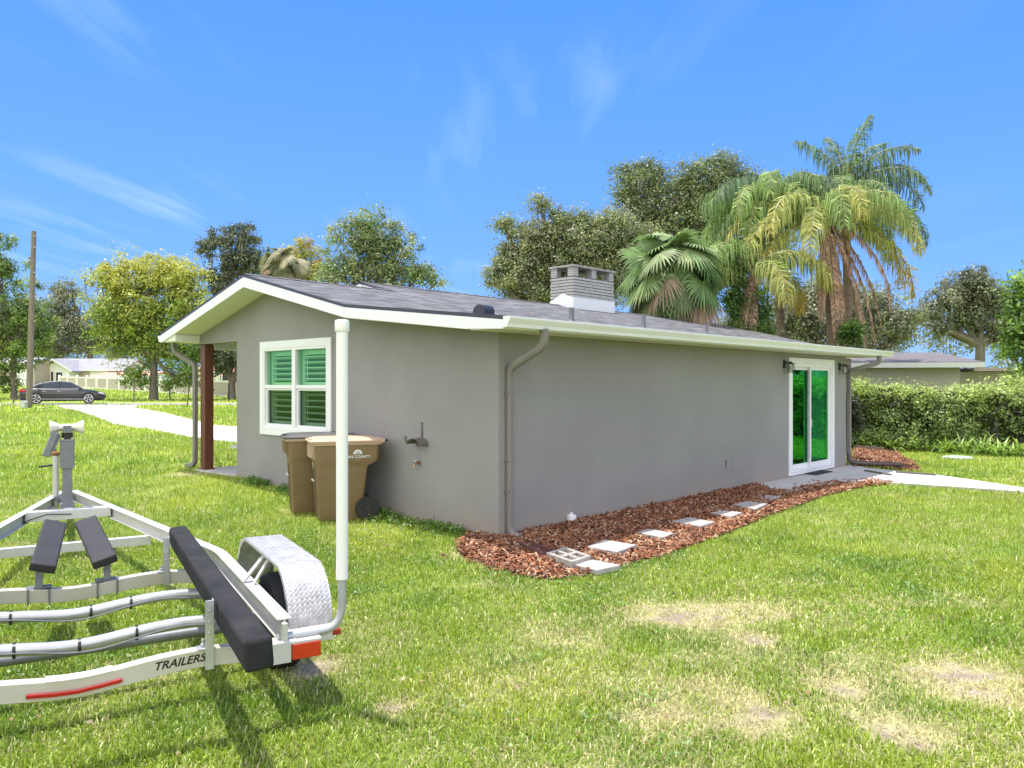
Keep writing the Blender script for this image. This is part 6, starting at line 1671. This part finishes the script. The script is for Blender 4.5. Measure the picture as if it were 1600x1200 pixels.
queen_palm('low feather palm beside the fan palm with brown hanging frond', 27.0, 1178, 415,
           [(180, 42, 110, 2.6, 'l'), (150, 50, 105, 2.6, 'l'), (210, 55, 115, 2.5, 'l'), (0, 40, 110, 2.6, 'y'), (330, 45, 115, 2.4, 'y'), (120, 60, 100, 2.8, 'l'), (90, 50, 100, 2.6, 'g'), (300, 15, 95, 2.2, 'y'), (20, 20, 100, 2.4, 'o'), (200, 15, 95, 2.3, 'y'),
            (235, -50, 36, 2.6, 'b'), (250, -60, 26, 2.8, 'b'), (215, -52, 34, 2.7, 'b')], .14, 24, base_px=1190)

def fan_palm(label, Y, px, py, nf, Rf, seed, tr=.2, deadn=6, grp=None, col=((.15, .24, .08), (.21, .30, .11), (.28, .36, .17))):
    global rng
    rng = np.random.default_rng(seed)
    c = at(px, py, Y); bz = float(hz(c.x, Y))
    root = empty('fan_palm', (c.x, Y, bz), 0, label, 'palm', grp)
    top = np.array([0, 0, c.z - bz])
    mb = MB(); mb.tube([(0, 0, -.3), (0, 0, top[2] * .5), (0, 0, top[2] - .1)], [tr * 1.2, tr, tr * 1.3], 12, caps=False); mb.build('trunk', M_palmbark, root, smooth=True)
    for k in range(nf + deadn):
        dead = k >= nf
        az = k * 2.399 + rng.normal(0, .15); u = k / nf
        el = R(88 - 125 * min(1, u) ** .85 + rng.normal(0, 8)) if not dead else R(rng.uniform(-45, 5))
        h = np.array([math.cos(az), math.sin(az), 0]); d = h * math.cos(el) + np.array([0, 0, math.sin(el)])
        PL = Rf * (.30 + .32 * rng.random()); hub = top + d * PL + np.array([0, 0, -.05 * u * Rf])
        side = np.array([-math.sin(az), math.cos(az), 0]); e2 = el - R(rng.uniform(35, 95)) if not dead else el - R(20)
        roll = rng.normal(0, .45); side = side * math.cos(roll) + np.array([0, 0, math.sin(roll)])
        d = h * math.cos(e2) + np.array([0, 0, math.sin(e2)]); nrm = np.cross(d, side)
        ns = 38; A = np.linspace(-2.55, 2.55, ns)
        Vs = []; n_ = 4
        ln = Rf * .42 * (1 - .30 * np.abs(A / 2.55) ** 2) * rng.uniform(.9, 1.1, ns)
        dirs = d[None] * np.cos(A)[:, None] + side[None] * np.sin(A)[:, None] + nrm[None] * (.18 * np.abs(np.sin(A)))[:, None] * (-1)
        dirs /= np.linalg.norm(dirs, axis=1)[:, None]
        w0 = .0105 * Rf
        wv = np.cross(dirs, nrm[None] + dirs * 0); wv /= np.linalg.norm(wv, axis=1)[:, None]
        def P(s, dr): return hub[None] + dirs * (ln * s)[:, None] + np.array([0, 0, -1.0])[None] * (ln * dr * (.7 if not dead else 1))[:, None]
        st = [P(0.02, 0), P(.35, .02), P(.68, .12 if not dead else .35), P(.92, .34 if not dead else .7)]
        ws = [.15, 1.9, 1.3, .12]
        for a in range(3):
            q = np.stack([st[a] - wv * w0 * ws[a], st[a] + wv * w0 * ws[a], st[a + 1] + wv * w0 * ws[a + 1], st[a + 1] - wv * w0 * ws[a + 1]], 1)
            Vs.append(q.reshape(-1, 3))
        V = np.concatenate(Vs)
        cb_ = np.array(col[int(rng.integers(0, len(col)))]) if not dead else np.array((.34, .25, .16))
        cc = np.repeat(np.tile(jit(cb_, ns, .18, .05), (3, 1)), 4, 0)
        o = fast_mesh('frond', V, quads(len(V) // 4), M_palm, root, cc)
        r_ = MB(); r_.tube([Vector(top), Vector(top * .5 + hub * .5 + np.array([0, 0, .05])), Vector(hub)], [.02, .014, .01], 5); r_.build('petiole', M_rach, o, smooth=True)
    return root
fan_palm('large round fan palm right beside the chimney above the roof', 25.5, 1046, 436, 70, 2.4, 31, grp='fan palms', deadn=8)
fan_palm('small distant fan palm above the porch gable roof', 40, 440, 420, 28, 1.75, 32, grp='fan palms', deadn=10, col=((.17, .20, .10), (.25, .27, .15), (.34, .32, .20)))
# vines around the palm trunks: dense green shrub
def shrub(name, label, cat, Y, lobes, ncl, per, ls, cols, seed, group=None, cr=.3):
    global rng
    rng = np.random.default_rng(seed)
    C = []
    for l in lobes:
        c = at(l[0], l[1], Y); r = np.array([l[2] / F * Y, l[2] / F * Y * .7 + .1, l[3] / F * Y]); k = max(4, int(ncl / len(lobes)))
        d = rng.normal(0, 1, (k, 3)); d /= np.linalg.norm(d, axis=1)[:, None]; C.append(np.array(c) + d * (rng.uniform(0, 1, k) ** .5)[:, None] * r)
    C = np.concatenate(C); ci = np.repeat(np.arange(len(C)), per); n = len(ci); P = C[ci] + rng.normal(0, cr * .5, (n, 3))
    cc = np.array(cols)[rng.integers(0, len(cols), len(C))][ci] * np.clip(rng.normal(1, .25, n), .5, 1.6)[:, None]
    o = fast_mesh(name, leaf_quads(P, ls), quads(n), M_leaf, None, np.repeat(cc, 4, 0)); return tag(o, label, cat, group)
shrub('vine', 'bright green climbing vine on the trunks behind the roof', 'vine', 26.6, [(1150, 430, 20, 60), (1190, 490, 16, 50), (1148, 480, 26, 30), (1330, 520, 14, 16), (1165, 520, 50, 20)], 150, 60, .11, [(.10, .19, .03), (.14, .25, .04), (.05, .10, .02)], 41)
shrub('small_bush', 'dark rounded bush behind the far house corner by the downspout', 'bush', 19.6, [(1334, 660, 7, 28), (1331, 640, 6, 18)], 60, 60, .06, [(.05, .07, .03), (.08, .10, .05)], 42, cr=.15)

# ------------------------------------------------------------------ hedge
rng = np.random.default_rng(51)
h0 = gp(1325, 703); hA = Vector((h0.x - 1.5, h0.y + 1.5, 0)); hB = Vector((15.0, 22.75, 0)); hC = Vector((34, 21.2, 0))
HP = [hA, hB, hC]
def hedge_pts(n):
    segL = [(HP[1] - HP[0]).length, (HP[2] - HP[1]).length]; T_ = sum(segL)
    s = rng.uniform(0, T_, n); a = s < segL[0]
    X = np.where(a, HP[0].x + (HP[1].x - HP[0].x) * s / segL[0], HP[1].x + (HP[2].x - HP[1].x) * (s - segL[0]) / segL[1])
    Y = np.where(a, HP[0].y + (HP[1].y - HP[0].y) * s / segL[0], HP[1].y + (HP[2].y - HP[1].y) * (s - segL[0]) / segL[1])
    return s, X, Y
HW, HH = 1.0, 1.82
nc = 5200
s, X, Y = hedge_pts(nc)
top_ = HH * (1 + .20 * (fbm(s, s * 0, .55, 4) - .5) * 2 + .42 * (fbm(s, s * 0, 2.2, 5) - .5)) + np.clip((X - 12) * .03, 0, .35)
face = rng.random(nc); z = np.where(face < .66, rng.uniform(.02, 1, nc) * top_, top_ - np.abs(rng.normal(0, .12, nc)))
dep_ = np.where(face < .66, -HW * .95 + np.abs(rng.normal(0, .12, nc)) + 1.0 * (fbm(s, z, 1.0, 8) - .42) + .5 * (fbm(s, z, 3.0, 18) - .5) + .12 * (z / HH) ** 3, rng.uniform(-HW, HW, nc))
C = np.stack([X, Y + dep_, z + hz(X, Y)], 1)
per = 34; ci = np.repeat(np.arange(nc), per); n = nc * per
P = C[ci] + rng.normal(0, 1, (n, 3)) * np.array([.11, .07, .09])
spr = rng.random(n) < .13; P[spr, 2] += np.abs(rng.normal(0, .12, spr.sum())) * (C[ci][spr, 2] > 1.5)
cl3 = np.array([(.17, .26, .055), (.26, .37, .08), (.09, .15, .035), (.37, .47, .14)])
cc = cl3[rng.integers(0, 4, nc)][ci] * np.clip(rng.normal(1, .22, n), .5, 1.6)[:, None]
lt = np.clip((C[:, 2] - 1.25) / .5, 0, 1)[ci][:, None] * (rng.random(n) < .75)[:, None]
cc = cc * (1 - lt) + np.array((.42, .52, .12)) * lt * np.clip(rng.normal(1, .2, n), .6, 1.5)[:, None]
hedge = empty('hedge', (0, 0, 0), 0, 'long clipped green hedge along the right side of the lawn', 'hedge')
Nh = (P - C[ci]) / .12 + np.array([0, -.9, .35])
Nh /= np.linalg.norm(Nh, axis=1)[:, None]
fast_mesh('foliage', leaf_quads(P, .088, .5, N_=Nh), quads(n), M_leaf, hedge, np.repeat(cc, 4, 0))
mb = MB()
for a, b in ((HP[0], HP[1]), (HP[1], HP[2])):
    L_ = (b - a).length; k = int(L_ / .22)
    for i in range(k):
        p = a.lerp(b, i / k) + Vector((rng.normal(0, .1), rng.normal(0, .35), 0)); g = float(hz(p.x, p.y))
        q = p + Vector((rng.normal(0, .3), rng.normal(0, .2), g + rng.uniform(1.1, 1.6)))
        mb.tube([(p.x, p.y, g - .05), tuple(p.lerp(q, .5)), tuple(q)], [.022, .016, .006], 5, caps=False)
mb.build('stems', mat('hedge_stems', (.07, .055, .04), .9, var=.3), hedge, recalc=False)
# inner mass of twigs so that daylight does not pass through
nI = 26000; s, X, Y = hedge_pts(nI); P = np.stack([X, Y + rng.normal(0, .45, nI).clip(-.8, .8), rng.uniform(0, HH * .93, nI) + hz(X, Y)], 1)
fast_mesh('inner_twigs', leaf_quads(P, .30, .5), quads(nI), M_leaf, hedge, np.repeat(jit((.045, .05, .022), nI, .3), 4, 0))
# strap-leaved plants in front
def strap_mesh(seed):
    r = np.random.default_rng(seed); Vs = []; n = 20
    for k in range(n):
        az = r.uniform(0, 6.28); L_ = r.uniform(.45, .85); el = R(r.uniform(45, 80)); dr_ = R(r.uniform(40, 110)); w = r.uniform(.02, .034)
        p = np.array([r.normal(0, .05), r.normal(0, .05), 0.0]); h = np.array([math.cos(az), math.sin(az), 0]); sd = np.array([-h[1], h[0], 0]) * w
        m = 5; prev = p; 
        for i in range(m):
            u = (i + 1) / m; a = el - dr_ * u ** 1.5
            q = prev + (h * math.cos(a) + np.array([0, 0, math.sin(a)])) * L_ / m
            w0 = 1 - (i / m) ** 3; w1 = 1 - ((i + 1) / m) ** 3 + .02
            Vs.append(np.stack([prev - sd * w0, prev + sd * w0, q + sd * w1, q - sd * w1])); prev = q
    return np.concatenate(Vs)
SM_ = []
for k in range(4):
    V = strap_mesh(60 + k); rng = np.random.default_rng(70 + k)
    c = np.repeat(np.repeat(jit((.26, .38, .07), 20, .25, .06), 5, 0), 4, 0)
    SM_.append((V, c))
proto = []
xs2 = [1352, 1366, 1380, 1393, 1407, 1420, 1434, 1449, 1463, 1476, 1491, 1504, 1520, 1533, 1549, 1562, 1578, 1592]
rr = random.Random(9)
for i, px in enumerate(xs2):
    g = gp(px, 702 + (px - 1350) * .052 + rr.uniform(-1.5, 1.2))
    if i < 4:
        o = fast_mesh('strap_plant', SM_[i][0], quads(len(SM_[i][0]) // 4), M_leaf, None, SM_[i][1]); proto.append(o)
    else:
        o = proto[i % 4].copy(); COL.objects.link(o)
    o.location = g; o.rotation_euler = (0, 0, rr.uniform(0, 6.28)); k = rr.uniform(.85, 1.25); o.scale = (k, k, k * rr.uniform(.8, 1.1))
    tag(o, 'strap-leaved green plant in the row along the foot of the hedge', 'plant', 'strap-leaved plants along the hedge foot')

# ------------------------------------------------------------------ grass blades
rng = np.random.default_rng(99)
block = [mulch_poly, mulch2_poly, slab_poly, drive_poly, road_poly,
         [tuple(hw(-.02, -.0))[:2], tuple(hw(11.7, -.0))[:2], tuple(hw(17.2, 3))[:2], tuple(hw(17.2, 10.6))[:2], tuple(hw(0, 8.32))[:2], tuple(hw(-.08, 8.32))[:2], tuple(hw(-.08, 6.7))[:2], tuple(hw(-.02, 6.7))[:2]]] + PAVERS_W
def grass_patch(r0, r1, dens, hl, wd, two, colk=0.0):
    ang0, ang1 = R(90 - 60), R(90 + 54)
    area = .5 * (ang1 - ang0) * (r1 * r1 - r0 * r0); n = int(area * dens)
    r = np.sqrt(rng.uniform(r0 * r0, r1 * r1, n)); a = rng.uniform(ang0, ang1, n); X = r * np.cos(a); Y = r * np.sin(a)
    k = np.ones(n, bool)
    for p in block: k &= ~in_poly(X, Y, p)
    d = dryness(X, Y); b = bareness(X, Y); den = fbm(X, Y, 2.5, 77, 3)
    k &= rng.random(n) > np.clip(b * 1.1, 0, .80)
    k &= rng.random(n) < np.clip(.45 + 1.2 * den, 0, 1)
    X, Y, d, den = X[k], Y[k], d[k], den[k]; n = len(X); k_idx = k
    Z = hz(X, Y) - .004
    th = rng.uniform(0, 2 * math.pi, n); lean = np.abs(rng.normal(.75, .5, n)).clip(0, 1.5)
    # taller beside the walls
    L_ = hl * rng.uniform(.5, 1.4, n) * (1 - .45 * d) * (.65 + .7 * den)
    w = wd * rng.uniform(.6, 1.3, n)
    h = np.stack([np.cos(th), np.sin(th), 0 * th], 1); tw = th + math.pi / 2 + rng.normal(0, .6, n); sd = np.stack([np.cos(tw), np.sin(tw), 0 * th], 1) * (w / 2)[:, None]
    B = np.stack([X, Y, Z], 1)
    up = np.array([0, 0, 1.0])
    m1 = B + (h * np.sin(lean * .6)[:, None] + up * np.cos(lean * .6)[:, None]) * (L_ * .55)[:, None]
    m2 = m1 + (h * np.sin(lean * 1.5)[:, None] + up * np.cos(lean * 1.5)[:, None]) * (L_ * .45)[:, None]
    g1 = np.array((.220, .340, .026)); g2 = np.array((.370, .460, .058)); g3 = np.array((.130, .250, .024)); dry = np.array((.66, .60, .30)); yl = np.array((.50, .52, .07))
    u = rng.random(n)[:, None]; c = g1 * u + g2 * (1 - u)
    patch = np.clip((fbm(X, Y, 1.3, 55, 3) - .48) * 5, 0, 1)[:, None]; c = c * (1 - patch * .6) + g3 * patch * .6
    yp = np.clip((fbm(X, Y, .6, 66, 3) - .5) * 4, 0, 1)[:, None] * .45; c = c * (1 - yp) + yl * yp
    bb = b[k_idx]; isd = (rng.random(n) < np.clip(d * .9 + .06 + bb * .8, 0, .93))[:, None]; L_ = L_; c = np.where(isd, dry * rng.uniform(.65, 1.2, (n, 1)), c)
    c = np.clip(c * np.clip(rng.normal(1, .25, (n, 1)), .5, 1.7), 0, .9)
    if two:
        V = np.stack([B - sd, B + sd, m1 + sd * .9, m1 - sd * .9, m2 + sd * .12, m2 - sd * .12], 1).reshape(-1, 3)
        i6 = np.arange(n)[:, None] * 6
        Fq = np.concatenate([i6 + np.array([[0, 1, 2, 3]]), i6 + np.array([[3, 2, 4, 5]])], 0)
        return V, Fq, np.repeat(c, 6, 0)
    V = np.stack([B - sd, B + sd, m2 + sd * .2, m2 - sd * .2], 1).reshape(-1, 3)
    return V, quads(n), np.repeat(c, 4, 0)
Vs, Fs, Cs = [], [], []; off = 0
for r0, r1, dens, hl, wd, two in ((1.9, 6.5, GD * 6500, .052, .0075, True), (6.5, 10, GD * 4200, .055, .0090, True), (10, 16, GD * 1900, .060, .012, False), (16, 27, GD * 650, .080, .020, False), (27, 46, GD * 170, .11, .036, False), (46, 100, GD * 18, .16, .09, False)):
    V, Fq, c = grass_patch(r0, r1, dens, hl, wd, two); Vs.append(V); Fs.append(Fq + off); Cs.append(c); off += len(V)
grass = fast_mesh('grass', np.concatenate(Vs), np.concatenate(Fs), M_blade, None, np.concatenate(Cs))
tag(grass, 'sunlit short lawn grass with dry straw-coloured patches', 'grass', kind='stuff')
# broad-leaved weeds in the lawn at the wall foot
nW = 1500; rng = np.random.default_rng(5)
s_ = rng.uniform(-.05, 6.0, nW); o_ = -np.abs(rng.normal(0, .22, nW)) - .03
Wx = CX + UX * o_ - UY * s_; Wy = CY + UY * o_ + UX * s_
dens = fbm(Wx, Wy, 1.5, 12, 2); k = (dens > .42) & ~in_poly(Wx, Wy, mulch_poly); Wx, Wy = Wx[k], Wy[k]
P = np.stack([Wx, Wy, hz(Wx, Wy) + rng.uniform(.02, .09, len(Wx))], 1)
ci = np.repeat(np.arange(len(P)), 6); P = P[ci] + rng.normal(0, .02, (len(ci), 3))
tag(fast_mesh('weeds', leaf_quads(P, .035, .7, upbias=1), quads(len(P)), M_leaf, None, np.repeat(jit((.14, .25, .04), len(P), .25), 4, 0)), 'bright low weeds along the foot of the gable wall', 'weeds', kind='stuff')

# clover-like weeds in patches and a litter of dead leaves on the near lawn
rng = np.random.default_rng(123)
n = 90000; X = rng.uniform(-6, 8, n); Y = rng.uniform(2.6, 10.5, n)
k = (fbm(X, Y, 1.1, 201, 3) + .5 * fbm(X, Y, 6, 203, 2) > .93) & (bareness(X, Y) < .2)
for p in block: k &= ~in_poly(X, Y, p)
X, Y = X[k][:9000], Y[k][:9000]
P = np.stack([X, Y, hz(X, Y) + rng.uniform(.015, .05, len(X))], 1)
tag(fast_mesh('weeds', leaf_quads(P, .024, .8, upbias=1.2), quads(len(P)), M_leaf, None, np.repeat(jit((.16, .30, .05), len(P), .22), 4, 0)), 'small round-leaved weeds growing in patches through the near lawn', 'weeds', kind='stuff')
n = 2600; X = rng.uniform(-7, 12, n); Y = rng.uniform(2.8, 15, n); k = np.ones(n, bool)
for p in block[2:]: k &= ~in_poly(X, Y, p)
k &= (rng.random(n) < .25 + .75 * (fbm(X, Y, .8, 301, 2) > .5)); X, Y = X[k], Y[k]
P = np.stack([X, Y, hz(X, Y) + rng.uniform(.03, .06, len(X))], 1)
tag(fast_mesh('leaf_litter', leaf_quads(P, .040, .45, upbias=1.0), quads(len(P)), M_leaf, None, np.repeat(jit((.34, .22, .11), len(P), .3), 4, 0)), 'scattered dry brown leaves lying on the lawn and mulch', 'leaf litter', kind='stuff')
